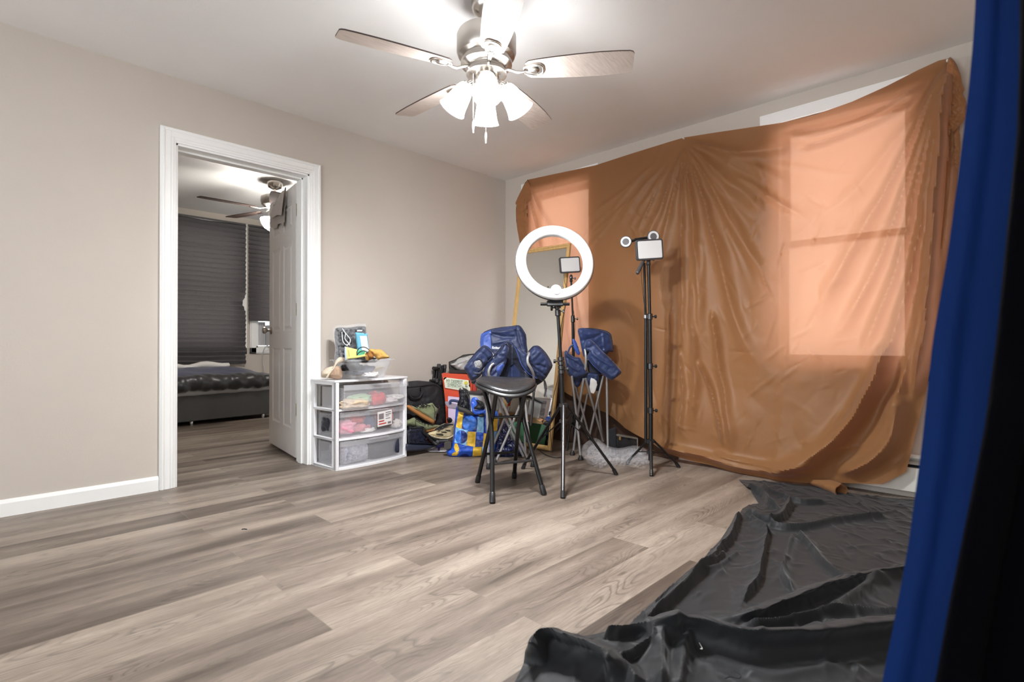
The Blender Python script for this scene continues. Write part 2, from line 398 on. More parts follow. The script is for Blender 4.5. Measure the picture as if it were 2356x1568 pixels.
# bedroom shell
mb = MB(); BW = [(-2.05, -1.25), (-1.06, -.30)]; BZ0, BZ1 = .80, 2.27
xs = [-4.0, BW[0][0], BW[0][1], BW[1][0], BW[1][1], .6]
for a, b_ in ((xs[0], xs[1]), (xs[2], xs[3]), (xs[4], xs[5])): mb.bx((a, Y1, 0), (b_, Y1 + .15, HC))
for a, b_ in BW: mb.bx((a, Y1, 0), (b_, Y1 + .15, BZ0)); mb.bx((a, Y1, BZ1), (b_, Y1 + .15, HC))
struct('wall_bedroom_far', mb, M_wall, smooth=False)
struct('wall_bedroom_left', MB().bx((-4.12, .17, 0), (-4.0, Y1, HC)), M_wall, smooth=False)
struct('wall_bedroom_right', MB().bx((.48, .17, 0), (.6, Y1, HC)), M_wall, smooth=False)
baseboard('baseboard_bedroom', -4.0, .48, Y1, -1)
def bwindow(n, x0, x1, z0, z1):
    o = MB(); t = .078; y = Y1
    for off, d in ((0, .016), (.014, .024)):
        o.bx((x0 - t + off, y - d, z1), (x1 + t - off, y, z1 + t - off)); o.bx((x0 - t + off, y - d, z0 - t + off), (x0, y, z1)); o.bx((x1, y - d, z0 - t + off), (x1 + t - off, y, z1)); o.bx((x0 - t + off, y - d, z0 - t + off), (x1 + t - off, y, z0))
    for a, b in ((x0, x0 + .03), (x1 - .03, x1)): o.bx((a, y, z0), (b, y + .14, z1))
    o.bx((x0, y, z1 - .03), (x1, y + .14, z1)); o.bx((x0, y, z0), (x1, y + .14, z0 + .02))
    f = o.build('window_%d' % n, M_trim, None, bevel=.003); f['kind'] = 'structure'; zm = (z0 + z1) / 2
    rng = ((zm - .02, z1 - .03, .09), (z0 + .02, zm + .02, .055)) if n == 3 else ((zm - .02, z1 - .03, .09), (zm - .32, z1 - .32, .055))
    for k, (a, b, yy) in enumerate(rng):
        s = MB(); st = .04; yy += y
        s.bx((x0 + .03, yy, a), (x0 + .03 + st, yy + .03, b)).bx((x1 - .03 - st, yy, a), (x1 - .03, yy + .03, b)).bx((x0 + .03, yy, a), (x1 - .03, yy + .03, a + st)).bx((x0 + .03, yy, b - st), (x1 - .03, yy + .03, b))
        so = s.build('sash', M_trim, f, bevel=.002, world=False)
        MB().bx((x0 + .07, yy + .012, a + st), (x1 - .07, yy + .016, b - st)).build('pane', M_glass, so, smooth=False, world=False)
bwindow(3, BW[0][0], BW[0][1], BZ0, BZ1); bwindow(4, BW[1][0], BW[1][1], BZ0, BZ1)

# ---- six panel door, open into the bedroom
M_brass = mat('worn_brass', (196, 176, 118), rough=.32, metal=.9, var=.2, vscale=60)
M_nickel = mat('brushed_nickel', (190, 184, 176), rough=.28, metal=1)
def door():
    W_, H_, T_ = .775, 2.012, .035
    org = Vector((-1.930, .215, .016)); a = R(81.6)
    e = bpy.data.objects.new('door_1', None); C.objects.link(e); e.location = org; e.rotation_euler = (0, 0, a); e['kind'] = 'structure'
    # local: x along the door, y thickness (0 .. T), z up.  panels cut by stepped recess, both faces
    st, mid = .105, .095
    xs = [(st, (W_ - mid) / 2), ((W_ + mid) / 2, W_ - st)]
    zs = [(.20, .80), (.93, 1.60), (1.70, 1.90)]
    mb = MB()
    pan = [(x0, x1, z0, z1) for x0, x1 in xs for z0, z1 in zs]
    gx = sorted({0, W_, *[v for p in pan for v in p[:2]]}); gz = sorted({0, H_, *[v for p in pan for v in p[2:]]})
    for y, s in ((0, -1), (T_, 1)):
        for i in range(len(gx) - 1):
            for k in range(len(gz) - 1):
                x0, x1, z0, z1 = gx[i], gx[i + 1], gz[k], gz[k + 1]
                if (x0, x1, z0, z1) in pan:
                    lv = [(0, 0), (.012, -.007), (.020, -.007), (.040, -.001)]
                    rings = []
                    for ins, dp in lv:
                        rings.append([(x0 + ins, y + s * dp, z0 + ins), (x1 - ins, y + s * dp, z0 + ins), (x1 - ins, y + s * dp, z1 - ins), (x0 + ins, y + s * dp, z1 - ins)])
                    vs = [p for r_ in rings for p in r_]; fs = []
                    for q in range(3):
                        for j in range(4): fs.append((q * 4 + j, q * 4 + (j + 1) % 4, (q + 1) * 4 + (j + 1) % 4, (q + 1) * 4 + j))
                    fs.append((12, 13, 14, 15))
                    if s > 0: fs = [tuple(reversed(f)) for f in fs]
                    mb.add(vs, fs)
                else:
                    f = (0, 1, 2, 3) if s < 0 else (3, 2, 1, 0)
                    mb.add([(x0, y, z0), (x1, y, z0), (x1, y, z1), (x0, y, z1)], [f])
    mb.add([(0, 0, 0), (W_, 0, 0), (W_, T_, 0), (0, T_, 0), (0, 0, H_), (W_, 0, H_), (W_, T_, H_), (0, T_, H_)], [(3, 2, 1, 0), (4, 5, 6, 7), (1, 2, 6, 5), (3, 0, 4, 7)])
    mb.build('door_slab', M_door, e, smooth=False, world=False)
    # hinges (leaf on the door edge, knuckle beside it)
    for z in (.35, 1.085, 1.815):
        h = MB().bx((-.004, .004, z - .045), (0.0, T_ - .002, z + .045)); h.bx((-.03, -.012, z - .045), (-.004, -.009, z + .045))
        for k in range(5): h.lathe([(.0075, -.0085), (.0075, .0085)], c=(-.006, -.008, z + (k - 2) * .018), n=12)
        h.lathe([(.004, -.05), (.004, .05)], c=(-.006, -.008, z), n=10)
        for dz in (-.03, 0, .03): h.lathe([(.004, 0), (.003, .0015)], c=(-.004, .02, z + dz), axis=(-1, 0, 0), n=8)
        h.build('hinge', M_brass, e, world=False, ang=30)
    for s, y in ((-1, 0), (1, T_)):
        k = MB().lathe([(.033, 0), (.033, .004), (.028, .008), (.012, .010), (.011, .028), (.016, .034), (.026, .044), (.029, .054), (.026, .064), (.014, .070), (.001, .071)], c=(W_ - .065, y, .945), axis=(0, s, 0), n=28)
        k.build('door_knob', M_nickel, e, world=False)
    MB().bx((W_ - .002, .006, .915), (W_ + .002, T_ - .006, .975)).build('latch_plate', M_brass, e, world=False)
    return e
door()
# ---- baseboard heater under the windows
M_heat = mat('heater_enamel', (216, 214, 205), rough=.45, var=.02)
M_dark = mat('dark_slot', (26, 25, 24), rough=.7)
ht = thing('baseboard_heater', 'long white enamel baseboard heater with slotted top along the window wall', 'heater', (-.01, -3.0, 0))
y0, y1 = -4.6, -1.98
def strip(prof, ya, yb): 
    ra = [(x, ya, z) for x, z in prof]; rb = [(x, yb, z) for x, z in prof]; return MB().loft([ra, rb])
strip([(-.001, .03), (-.001, .235), (-.006, .235), (-.006, .03)], y0, y1).build('back_plate', M_heat, ht, smooth=False)
strip([(-.006, .222), (-.006, .245), (-.052, .245), (-.060, .238), (-.060, .226), (-.054, .226), (-.050, .238), (-.010, .238)], y0, y1).build('top_cover', M_heat, ht, smooth=False)
strip([(-.060, .192), (-.064, .198), (-.020, .208), (-.020, .203)], y0, y1).build('damper_blade', M_heat, ht, smooth=False)
strip([(-.070, .045), (-.078, .172), (-.070, .176), (-.066, .170), (-.062, .045)], y0, y1).build('front_panel', M_heat, ht, smooth=False)
strip([(-.008, .05), (-.008, .18), (-.055, .18), (-.055, .05)], y0 + .05, y1 - .05).build('fin_element', M_dark, ht, smooth=False)
for yy in (y0, y1): strip([(-.001, .02), (-.001, .246), (-.062, .246), (-.079, .176), (-.072, .02)], yy - .012, yy + .012).build('end_cap', M_heat, ht, smooth=False)
# ================================================================ CLOTHS
def cloth_mat(name, rgb, trl=None, tw=0, tp=0, rough=.5, sheen=.2, wr=.5, wscale=9, spec=.4, weave=True):
    m = bpy.data.materials.new(name); m.use_nodes = True; nt = m.node_tree; N = nt.nodes; L = nt.links; b = N['Principled BSDF']; out = N['Material Output']
    b.inputs['Base Color'].default_value = lin(rgb); b.inputs['Roughness'].default_value = rough; b.inputs['Sheen Weight'].default_value = sheen; b.inputs['Specular IOR Level'].default_value = spec
    tc = N.new('ShaderNodeTexCoord')
    n = N.new('ShaderNodeTexNoise'); n.noise_type = 'RIDGED_MULTIFRACTAL'; n.inputs['Scale'].default_value = wscale; n.inputs['Detail'].default_value = 3; n.inputs['Distortion'].default_value = .6
    L.new(tc.outputs['Object'], n.inputs['Vector'])
    n2 = N.new('ShaderNodeTexNoise'); n2.inputs['Scale'].default_value = wscale * .35; n2.inputs['Detail'].default_value = 2; L.new(tc.outputs['Object'], n2.inputs['Vector'])
    mu = N.new('ShaderNodeMath'); mu.operation = 'MULTIPLY'; L.new(n.outputs[0], mu.inputs[0])
    mr = N.new('ShaderNodeMapRange'); mr.inputs[1].default_value = .42; mr.inputs[2].default_value = .66; mr.inputs[3].default_value = .08; L.new(n2.outputs[0], mr.inputs[0]); L.new(mr.outputs[0], mu.inputs[1])
    bm = N.new('ShaderNodeBump'); bm.inputs['Strength'].default_value = wr; bm.inputs['Distance'].default_value = .02; L.new(mu.outputs[0], bm.inputs['Height'])
    L.new(bm.outputs[0], b.inputs['Normal'])
    if trl:
        t = N.new('ShaderNodeBsdfTranslucent'); t.inputs[0].default_value = lin(trl); L.new(bm.outputs[0], t.inputs['Normal'])
        mx = N.new('ShaderNodeMixShader'); mx.inputs[0].default_value = tw; L.new(b.outputs[0], mx.inputs[1]); L.new(t.outputs[0], mx.inputs[2])
        tr = N.new('ShaderNodeBsdfTransparent'); tr.inputs[0].default_value = (1, .60, .42, 1); mx2 = N.new('ShaderNodeMixShader'); mx2.inputs[0].default_value = tp; L.new(mx.outputs[0], mx2.inputs[1]); L.new(tr.outputs[0], mx2.inputs[2]); L.new(mx2.outputs[0], out.inputs[0])
    return m
def resample(pl, n):
    pl = np.array(pl, float); d = np.r_[0, np.cumsum(np.linalg.norm(np.diff(pl, axis=0), axis=1))]; s = np.linspace(0, d[-1], n)
    return np.stack([np.interp(s, d, pl[:, i]) for i in range(pl.shape[1])], 1)
def coons(top, bot, left, right, nu, nv):
    T, B, Lf, Rt = resample(top, nu), resample(bot, nu), resample(left, nv), resample(right, nv)
    u = np.linspace(0, 1, nu)[None, :, None]; v = np.linspace(0, 1, nv)[:, None, None]
    S = (1 - v) * T[None] + v * B[None] + (1 - u) * Lf[:, None] + u * Rt[:, None]
    S -= (1 - u) * (1 - v) * T[0] + u * (1 - v) * T[-1] + (1 - u) * v * B[0] + u * v * B[-1]
    return S
def gridfaces(nv, nu): return [(i * nu + j, i * nu + j + 1, (i + 1) * nu + j + 1, (i + 1) * nu + j) for i in range(nv - 1) for j in range(nu - 1)]
def ss(a, b, x):
    t = np.clip((x - a) / (b - a), 0, 1); return t * t * (3 - 2 * t)

M_brown = cloth_mat('copper_brown_satin', (145, 104, 64), (232, 158, 124), .22, .06, rough=.5, sheen=.15, wr=.9, wscale=7)
def xb(z):           # distance the hanging cloth keeps from the wall
    return -(.036 + .028 * ss(2.2, .8, z) + .055 * ss(.7, .26, z))
def onwall(x, y, off=0):
    z = 1.2
    for _ in range(5): p = Hh(x, y, 0, float(xb(np.array(z))) - off); z = p.z
    return p
def lowedge(x, y):
    p = onwall(x, y)
    return Hh(x, y, 2, .006) if p.z < .006 else p
top = [onwall(*q) for q in [(1215, 413), (1290, 397), (1370, 380), (1450, 354), (1540, 326), (1574, 316), (1650, 304), (1745, 290), (1800, 282), (1880, 262), (1960, 234), (2040, 198), (2110, 162), (2160, 139), (2184, 134)]]
left = [onwall(*q) for q in [(1215, 413), (1200, 440), (1188, 470), (1190, 520), (1205, 600), (1225, 700), (1250, 800), (1262, 875)]]
bot = [lowedge(*q) for q in [(1262, 875), (1305, 905), (1340, 925), (1396, 950), (1440, 985), (1490, 1013), (1530, 1040), (1600, 1062), (1700, 1086), (1780, 1103), (1860, 1110), (1920, 1111), (1990, 1112), (2032, 1112), (2060, 1098), (2085, 1085)]]
right = [onwall(*q) for q in [(2184, 134), (2205, 190), (2208, 290), (2206, 380), (2200, 470), (2182, 650), (2152, 800), (2126, 920), (2104, 1010), (2085, 1085)]]
NU, NV = 330, 250
S = coons(top, bot, left, right, NU, NV)
X, Y, Z = S[..., 0], S[..., 1], S[..., 2]
X = np.minimum(X, xb(Z))
def wpl(pl):        # traced polyline -> (y, z) on the wall
    return [(lambda p: (p.y, p.z))(onwall(*q)) for q in pl]
def crease(Xa, Ya, pl, wd, am, grow=0, w2=None, fade=(.12, .2)):
    d, s, t = segdist(Xa, Ya, pl)
    wd_ = wd * (1 + grow * t)
    if w2: wd_ = np.where(s > 0, wd_, w2 * (1 + grow * t))
    env = ss(0, max(fade[0], 1e-4), t) * (1 - ss(1 - fade[1], 1, t)) if fade else 1
    return am * env * np.exp(-(d / wd_) ** 1.6)
def warp(A, B, seed, am=.012):
    r_ = np.random.RandomState(seed); wa = np.zeros(A.shape); wb = np.zeros(A.shape)
    for k in range(14):
        f = r_.uniform(5, 34); t = r_.uniform(0, 6.28); g = am * (7 / f) ** .8 * .5
        wa += g * np.sin(f * (A * math.cos(t) + B * math.sin(t)) + r_.uniform(0, 6.28)); wb += g * np.sin(f * (B * math.cos(t) - A * math.sin(t)) + r_.uniform(0, 6.28))
    return A + wa, B + wb
Yw, Zw = warp(Y, Z, 3, .0055)
off = np.zeros(Z.shape)
rnd = random.Random(4)
px = lambda pl: wpl(pl)
F = [  # traced folds: polyline, width (m), height (m), grow
    ([(1574, 330), (1572, 450), (1570, 600), (1572, 720), (1578, 850)], .012, .016, 1.5),
    ([(1573, 340), (1545, 430), (1505, 520), (1482, 580)], .018, .022, 2),
    ([(1573, 350), (1555, 440), (1530, 540), (1520, 600)], .014, .018, 2),
    ([(1575, 340), (1590, 430), (1600, 540), (1610, 660), (1618, 800)], .016, .022, 2),
    ([(1576, 335), (1610, 420), (1640, 520), (1672, 640), (1705, 760), (1770, 870)], .018, .026, 2),
    ([(1576, 335), (1630, 410), (1680, 500), (1740, 600), (1775, 650)], .018, .022, 2),
    ([(1578, 330), (1650, 390), (1720, 450), (1775, 500)], .02, .018, 2),
    ([(1580, 326), (1680, 350), (1780, 345), (1860, 330)], .022, .022, 1.5),
    ([(1590, 640), (1600, 760), (1605, 900), (1590, 1000)], .02, .022, 1),
    ([(1545, 700), (1540, 820), (1530, 930), (1515, 1010)], .02, .02, 1),
    ([(1640, 700), (1660, 850), (1680, 980), (1690, 1060)], .022, .024, 1),
    ([(1565, 800), (1575, 920), (1560, 1010)], .014, .018, 1),
    ([(1610, 820), (1650, 940), (1665, 1040)], .014, .02, .6),
    # fan of folds from the right pin
    ([(2178, 142), (2130, 240), (2060, 330), (1985, 420), (1900, 500)], .02, .018, 2.5),
    ([(2178, 145), (2110, 300), (2050, 420), (1985, 530), (1900, 680), (1880, 740)], .018, .03, 2.2),
    ([(2179, 146), (2120, 330), (2075, 460), (2020, 600), (1960, 720), (1900, 800)], .016, .028, 2.2),
    ([(2180, 147), (2135, 330), (2100, 480), (2055, 640), (2010, 760), (1960, 860)], .016, .032, 2.2),
    ([(2180, 148), (2150, 330), (2130, 480), (2095, 640), (2055, 790), (1990, 920), (1900, 1020)], .016, .04, 2.2),
    ([(2181, 150), (2162, 330), (2148, 500), (2125, 680), (2090, 850), (2035, 980), (1960, 1060)], .016, .046, 2.0),
    ([(2183, 150), (2172, 330), (2160, 500), (2147, 650), (2127, 800), (2096, 950)], .013, .085, 1.3),
    ([(2186, 150), (2192, 300), (2186, 460), (2172, 640)], .012, .04, 1.2),
    # swags under the top edge
    ([(1800, 300), (1900, 300), (2010, 262), (2110, 200), (2165, 155)], .03, .02, 0),
    ([(1830, 345), (1930, 318), (2040, 270), (2130, 200)], .025, .018, 0),
    # lower sweep
    ([(2050, 780), (2012, 890), (1934, 999), (1847, 1060), (1760, 1085)], .045, .075, .3),
    ([(2085, 900), (2060, 990), (2000, 1060), (1920, 1090)], .045, .05, 0),
    ([(1500, 1020), (1600, 1040), (1700, 1068), (1800, 1080), (1900, 1085)], .03, .035, 0),
    ([(1640, 1040), (1740, 1062), (1840, 1068), (1900, 1050)], .022, .025, 0),
    # left bundle
    ([(1216, 420), (1225, 470), (1240, 540), (1255, 600)], .012, .022, 1.5),
    ([(1217, 420), (1240, 470), (1275, 540), (1290, 600)], .014, .02, 1.5),
    ([(1215, 420), (1212, 480), (1216, 560), (1222, 650)], .012, .024, 1.5),
    ([(1290, 620), (1310, 740), (1330, 850)], .02, .02, 1),
    ([(1330, 640), (1345, 760), (1370, 900)], .022, .014, 1),
]
for pl, wd, am, gr in F:
    pw = wpl(pl); pw = [(q.x, q.y) for q in smoothpts([(a, b, 0) for a, b in pw], 4)]
    off += crease(Yw, Zw, pw, wd * .85, am * 1.6, gr)
# minor rays from the middle pin and random slack wrinkles
p2 = onwall(1574, 318)
for k in range(48):
    a = R(rnd.uniform(-62, 62)); r0 = rnd.uniform(.12, .7); r1 = r0 + rnd.uniform(.25, .8); bend = rnd.uniform(-.1, .1)
    pl = [(p2.y + math.sin(a + bend * s_) * (r0 + (r1 - r0) * s_), p2.z - math.cos(a + bend * s_) * (r0 + (r1 - r0) * s_)) for s_ in np.linspace(0, 1, 6)]
    off += crease(Yw, Zw, pl, rnd.uniform(.008, .016), rnd.uniform(.006, .014), 1, fade=(.4, .5))
for k in range(130):
    cy, cz = rnd.uniform(-2.95, -1.35), rnd.uniform(.15, 1.9); a = rnd.gauss(R(35 if cy < -2.2 else -20), .5); l = rnd.uniform(.04, .16)
    pl = [(cy - math.sin(a) * l, cz + math.cos(a) * l), (cy + rnd.uniform(-.015, .015), cz), (cy + math.sin(a) * l, cz - math.cos(a) * l)]
    off += crease(Y, Z, pl, rnd.uniform(.005, .011), rnd.choice((-1, 1, 1)) * rnd.uniform(.003, .007), 0, fade=(.5, .5))
# loose vertical ripple that grows downwards
off += .010 * np.sin(Y * 16 + 2.0 * Z) * ss(1.9, .6, Z) * ss(-.6, -1.5, Y)
ev = np.linspace(0, 1, NV)[:, None]
off *= ss(0, .012, ev) * .85 + .15
edgeR = 1 - np.linspace(0, 1, NU)[None, :]
X = X - off
bd = mesh = None
vv = np.stack([X, Y, np.maximum(Z, .005)], -1).reshape(-1, 3).tolist()
backdrop = thing('fabric_backdrop', 'copper brown satin backdrop cloth pinned up across both windows', 'backdrop', tuple(onwall(1574, 1030)))
backdrop.location.z = 0
link('cloth', vv, gridfaces(NV, NU), M_brown, backdrop)
# folded over corners
def flap(name, pxs, offs, parent, m, am=.0, nz=.25):
    return None
M_brown2 = cloth_mat('copper_brown_satin_back', (150, 98, 56), rough=.5, wr=.3)
def dwall(o):
    return lambda x, y: dep(onwall(x, y, o))
panel('turned_corner', [(2182, 134), (2196, 140), (2208, 165), (2214, 190), (2219, 205), (2216, 215), (2224, 235), (2226, 258), (2212, 285), (2172, 322), (2174, 285), (2180, 240), (2176, 190)], dwall(.05), .035, M_brown2, backdrop, edge=14, nz=.012, ns=9, n=3)
panel('turned_corner', [(2172, 324), (2204, 296), (2210, 330), (2208, 360), (2204, 392), (2188, 366)], dwall(.04), .02, M_brown2, backdrop, edge=10, nz=.008, ns=9, n=2)
panel('turned_corner', [(1214, 412), (1220, 440), (1222, 462), (1208, 464), (1190, 470), (1186, 466), (1198, 440)], dwall(.03), .02, M_brown2, backdrop, edge=8, nz=.006, ns=8, n=2)
panel('turned_corner', [(1189, 468), (1210, 462), (1214, 500), (1212, 560), (1204, 600), (1196, 560), (1188, 510)], dwall(.03), .02, M_brown2, backdrop, edge=8, nz=.01, ns=12, n=3)
# roll of cloth on the floor
pts = [Hh(1866, 1108, 2, .03), Hh(1892, 1113, 2, .035), Hh(1915, 1119, 2, .036), Hh(1936, 1128, 2, .036)]
def ring(c, r, k, ax):
    u = Vector((0, 0, 1)); v = ax.cross(u).normalized(); n = 28
    return [c + u * (math.cos(2 * math.pi * j / n) * r * (1 + .10 * math.sin(5 * 2 * math.pi * j / n + k))) + v * (math.sin(2 * math.pi * j / n) * r * 1.25) for j in range(n)]
pp = smoothpts(pts, 6); ax = (pp[-1] - pp[0]).normalized(); rr = []
for i, c in enumerate(pp):
    t = i / (len(pp) - 1); rr.append(ring(c, .012 + .022 * min(1, t * 1.6), t * 2, ax))
rr += [[c2 + ax * -.004 for c2 in ring(pp[-1], .027, 2, ax)], [c2 + ax * -.09 for c2 in ring(pp[-1], .022, 2.3, ax)]]
mb = MB().loft(rr); mb.build('rolled_edge', M_brown, backdrop)
# push pins
M_pin = mat('clear_pushpin', (235, 232, 225), rough=.15)
M_steel = mat('polished_steel', (205, 205, 205), rough=.2, metal=1)
for i, (q, lab) in enumerate((((1215, 415), 'small pale pushpin at the left corner of the brown backdrop'), ((1574, 319), 'small pale pushpin at the middle peak of the brown backdrop'), ((2180, 141), 'small pale pushpin at the high right corner of the brown backdrop'))):
    p = onwall(*q, off=.012); p = Vector((min(p.x, -.05), p.y, p.z))
    t = thing('push_pin', lab, 'pushpin', tuple(p), 0, 'pushpins holding the backdrop')
    MB().lathe([(.0055, 0), (.0055, .002), (.0028, .004), (.0028, .010), (.0050, .013), (.0046, .016), (.001, .0165)], axis=(-1, 0, 0), n=16).build('head', M_pin, t, world=False)
    MB().lathe([(.0008, -.03), (.0008, 0)], axis=(-1, 0, 0), n=8).build('needle', M_steel, t, world=False)

# ---------------------------------------------------------------- black cloth on the floor
M_black = cloth_mat('black_polyester_cloth', (29, 30, 32), rough=.58, sheen=.12, wr=1.0, wscale=13, spec=.3)
fl = lambda q: Hh(q[0], q[1], 2, 0)
left = [fl(q) for q in [(1700, 1105), (1728, 1135), (1745, 1160), (1722, 1164), (1708, 1172), (1690, 1205), (1655, 1250), (1600, 1310), (1520, 1375), (1455, 1438), (1425, 1458), (1385, 1464), (1340, 1478), (1290, 1462), (1240, 1470), (1222, 1490), (1205, 1530), (1180, 1585), (1120, 1700)]]
top = [fl(q) for q in [(1700, 1105), (1740, 1107), (1800, 1112), (1880, 1122), (1960, 1138), (2098, 1152), (2250, 1172)]]
A_, B_ = Vector(left[-1]), Vector((-3.05, -3.80, 0))
tr_ = top[-1]; right = [tr_, Vector((tr_.x - .05, tr_.y - .15, 0)), Vector((-.9, -3.8, 0)), Vector((-2, -3.85, 0)), B_]
bot = [A_, (A_ + B_) / 2, B_]
NU, NV = 380, 560
S = coons([tuple(p) for p in top], [tuple(p) for p in bot], [tuple(p) for p in left], [tuple(p) for p in right], NU, NV)
X, Y = S[..., 0].copy(), S[..., 1].copy()
def fpl(pl, n=5, z=0):
    return [(q.x, q.y) for q in smoothpts([Hh(a, b, 2, z) for a, b in pl], n)]
Hgt = np.zeros(X.shape); OVX = np.zeros(X.shape); OVY = np.zeros(X.shape)
Xw, Yw = warp(X, Y, 8, .014)
BF = [ # traced folds: polyline, far width, near width, height
    ([(1500, 1460), (1530, 1420), (1580, 1412), (1640, 1425), (1729, 1442), (1879, 1436), (1980, 1420), (2120, 1400)], .028, .10, .085),
    ([(1640, 1392), (1700, 1402), (1770, 1384), (1860, 1352), (1929, 1335), (2069, 1300), (2150, 1275)], .016, .06, .05),
    ([(1700, 1425), (1800, 1428), (1904, 1414), (2029, 1412), (2100, 1400)], .012, .03, .04),
    ([(1890, 1418), (1960, 1375), (2029, 1335), (2085, 1305)], .016, .05, .045),
    ([(1740, 1410), (1850, 1380), (1960, 1350), (2070, 1330)], .012, .03, .025),
    ([(1730, 1190), (1768, 1215), (1760, 1262), (1742, 1320), (1724, 1368), (1708, 1384)], .02, .012, .022),
    ([(1836, 1225), (1820, 1270), (1806, 1310), (1812, 1345), (1826, 1368)], .016, .016, .022),
    ([(1852, 1218), (1885, 1265), (1939, 1325), (1960, 1345)], .016, .02, .022),
    ([(1706, 1168), (1740, 1178), (1779, 1192), (1800, 1175), (1806, 1148), (1795, 1140)], .016, .02, .045),
    ([(1760, 1180), (1800, 1205), (1850, 1208), (1900, 1200), (1989, 1190), (2060, 1180)], .014, .025, .022),
    ([(1735, 1186), (1765, 1208), (1772, 1222)], .012, .02, .035),
    ([(1705, 1110), (1745, 1128), (1760, 1150), (1790, 1165)], .014, .02, .03),
    ([(1760, 1112), (1775, 1130), (1830, 1150), (1900, 1150)], .012, .02, .018),
    ([(1712, 1168), (1692, 1210), (1650, 1265), (1590, 1330), (1520, 1388), (1460, 1440)], .018, .022, .028),
    ([(1670, 1265), (1610, 1320), (1560, 1352), (1490, 1400)], .01, .014, .016),
    ([(1700, 1270), (1640, 1310), (1600, 1325)], .012, .02, .012),
    ([(1540, 1425), (1522, 1470), (1512, 1520), (1508, 1590)], .022, .03, .045),
    ([(1585, 1455), (1565, 1500), (1548, 1590)], .018, .025, .035),
    ([(1480, 1412), (1488, 1440), (1482, 1465)], .014, .02, .02),
    ([(1380, 1466), (1430, 1462), (1490, 1462), (1500, 1500)], .016, .02, .028),
    ([(1420, 1540), (1460, 1510), (1500, 1490)], .014, .02, .022),
    ([(1222, 1490), (1240, 1462), (1275, 1458), (1320, 1480), (1365, 1495), (1395, 1515), (1405, 1545)], .02, .03, .075),
    ([(1240, 1480), (1290, 1500), (1350, 1530), (1400, 1560)], .06, .07, .035),
    ([(1400, 1545), (1430, 1552), (1450, 1580)], .02, .03, .035),
    ([(1620, 1500), (1720, 1490), (1840, 1500)], .03, .04, .008),
    ([(1700, 1545), (1800, 1560), (1950, 1545)], .03, .04, .008),
]
for pl, w1, w2, am in BF:
    if am < .032: am *= 1.5; w1 *= .8; w2 *= .8
    q = fpl(pl, 5, am * .8); d, s_, t = segdist(Xw, Yw, q)
    # decide the near side: the side the camera is on
    dc, sc_, _ = segdist(np.array([CAM.x]), np.array([CAM.y]), q)
    near = (s_ == sc_[0]) | (s_ == 0)
    wd = np.where(near, w2 * .45, w1 * 1.6)
    env = ss(0, .10, t) * (1 - ss(.88, 1, t))
    hh = am * env * np.exp(-(d / wd) ** (1.5 if am < .05 else 2)); Hgt = np.maximum(Hgt, hh) * .6 + (Hgt + hh) * .4
    if am >= .05:
        mid_ = q[len(q) // 2]; cv = np.array([CAM.x - mid_[0], CAM.y - mid_[1]]); a_ = np.array(q[-1]) - np.array(q[0]); a_ /= np.hypot(*a_); nv_ = cv - a_ * cv.dot(a_); nv_ /= np.hypot(*nv_)
        k_ = .8 * hh * (hh / am); OVX += nv_[0] * k_; OVY += nv_[1] * k_
rb = random.Random(9)
for k in range(420):
    i, j = rb.randrange(NV), rb.randrange(NU); cx, cy = X[i, j], Y[i, j]; a = rb.gauss(R(20), .7); l = rb.uniform(.03, .13)
    pl = [(cx - math.cos(a) * l, cy - math.sin(a) * l), (cx + rb.uniform(-.015, .015), cy + rb.uniform(-.015, .015)), (cx + math.cos(a) * l, cy + math.sin(a) * l)]
    Hgt += crease(X, Y, pl, rb.uniform(.007, .015), rb.uniform(.003, .007), 0, fade=(.5, .5))
Hgt += .004 + .004 * (1 + np.sin(X * 9 + Y * 5)) * (1 + np.sin(Y * 13 - X * 3)) * .5
# the flap at the near left stands up a little and its edge lies on the planks
vv = np.stack([X + OVX, Y + OVY, Hgt + .002], -1).reshape(-1, 3).tolist()
fc = gridfaces(NV, NU)
o = link('black_floor_cloth', vv, fc, M_black, None)
tag(o, 'large rumpled black cloth spread over the plank floor', 'cloth')
M_thread = mat('dark_thread', (20, 20, 22), rough=.8); M_lint = mat('white_lint', (225, 222, 215), rough=.8)
for i, (pl, lab, mm) in enumerate((([(1443, 1516), (1452, 1512), (1462, 1514), (1470, 1509), (1458, 1518)], 'black loose thread scrap on the black cloth near its left folds', M_thread), ([(1668, 1560), (1680, 1556), (1700, 1560), (1704, 1553), (1690, 1542)], 'black loose thread scrap on the black cloth at the bottom edge of the view', M_thread), ([(1609, 1478), (1613, 1485), (1616, 1492), (1611, 1491)], 'small white lint thread on the black cloth', M_lint))):
    oo = MB().tube(smoothpts([Hh(a, b, 2, .028) for a, b in pl], 4), .0012, n=6).build('thread_scrap', mm); tag(oo, lab, 'thread')
oo = MB().tube(smoothpts([Hh(a, b, 2, .002) for a, b in [(556, 1217), (562, 1216), (568, 1217)]], 3), .002, n=6).build('floor_scrap', M_thread); tag(oo, 'tiny dark scrap on bare planks in front of the doorway', 'scrap')

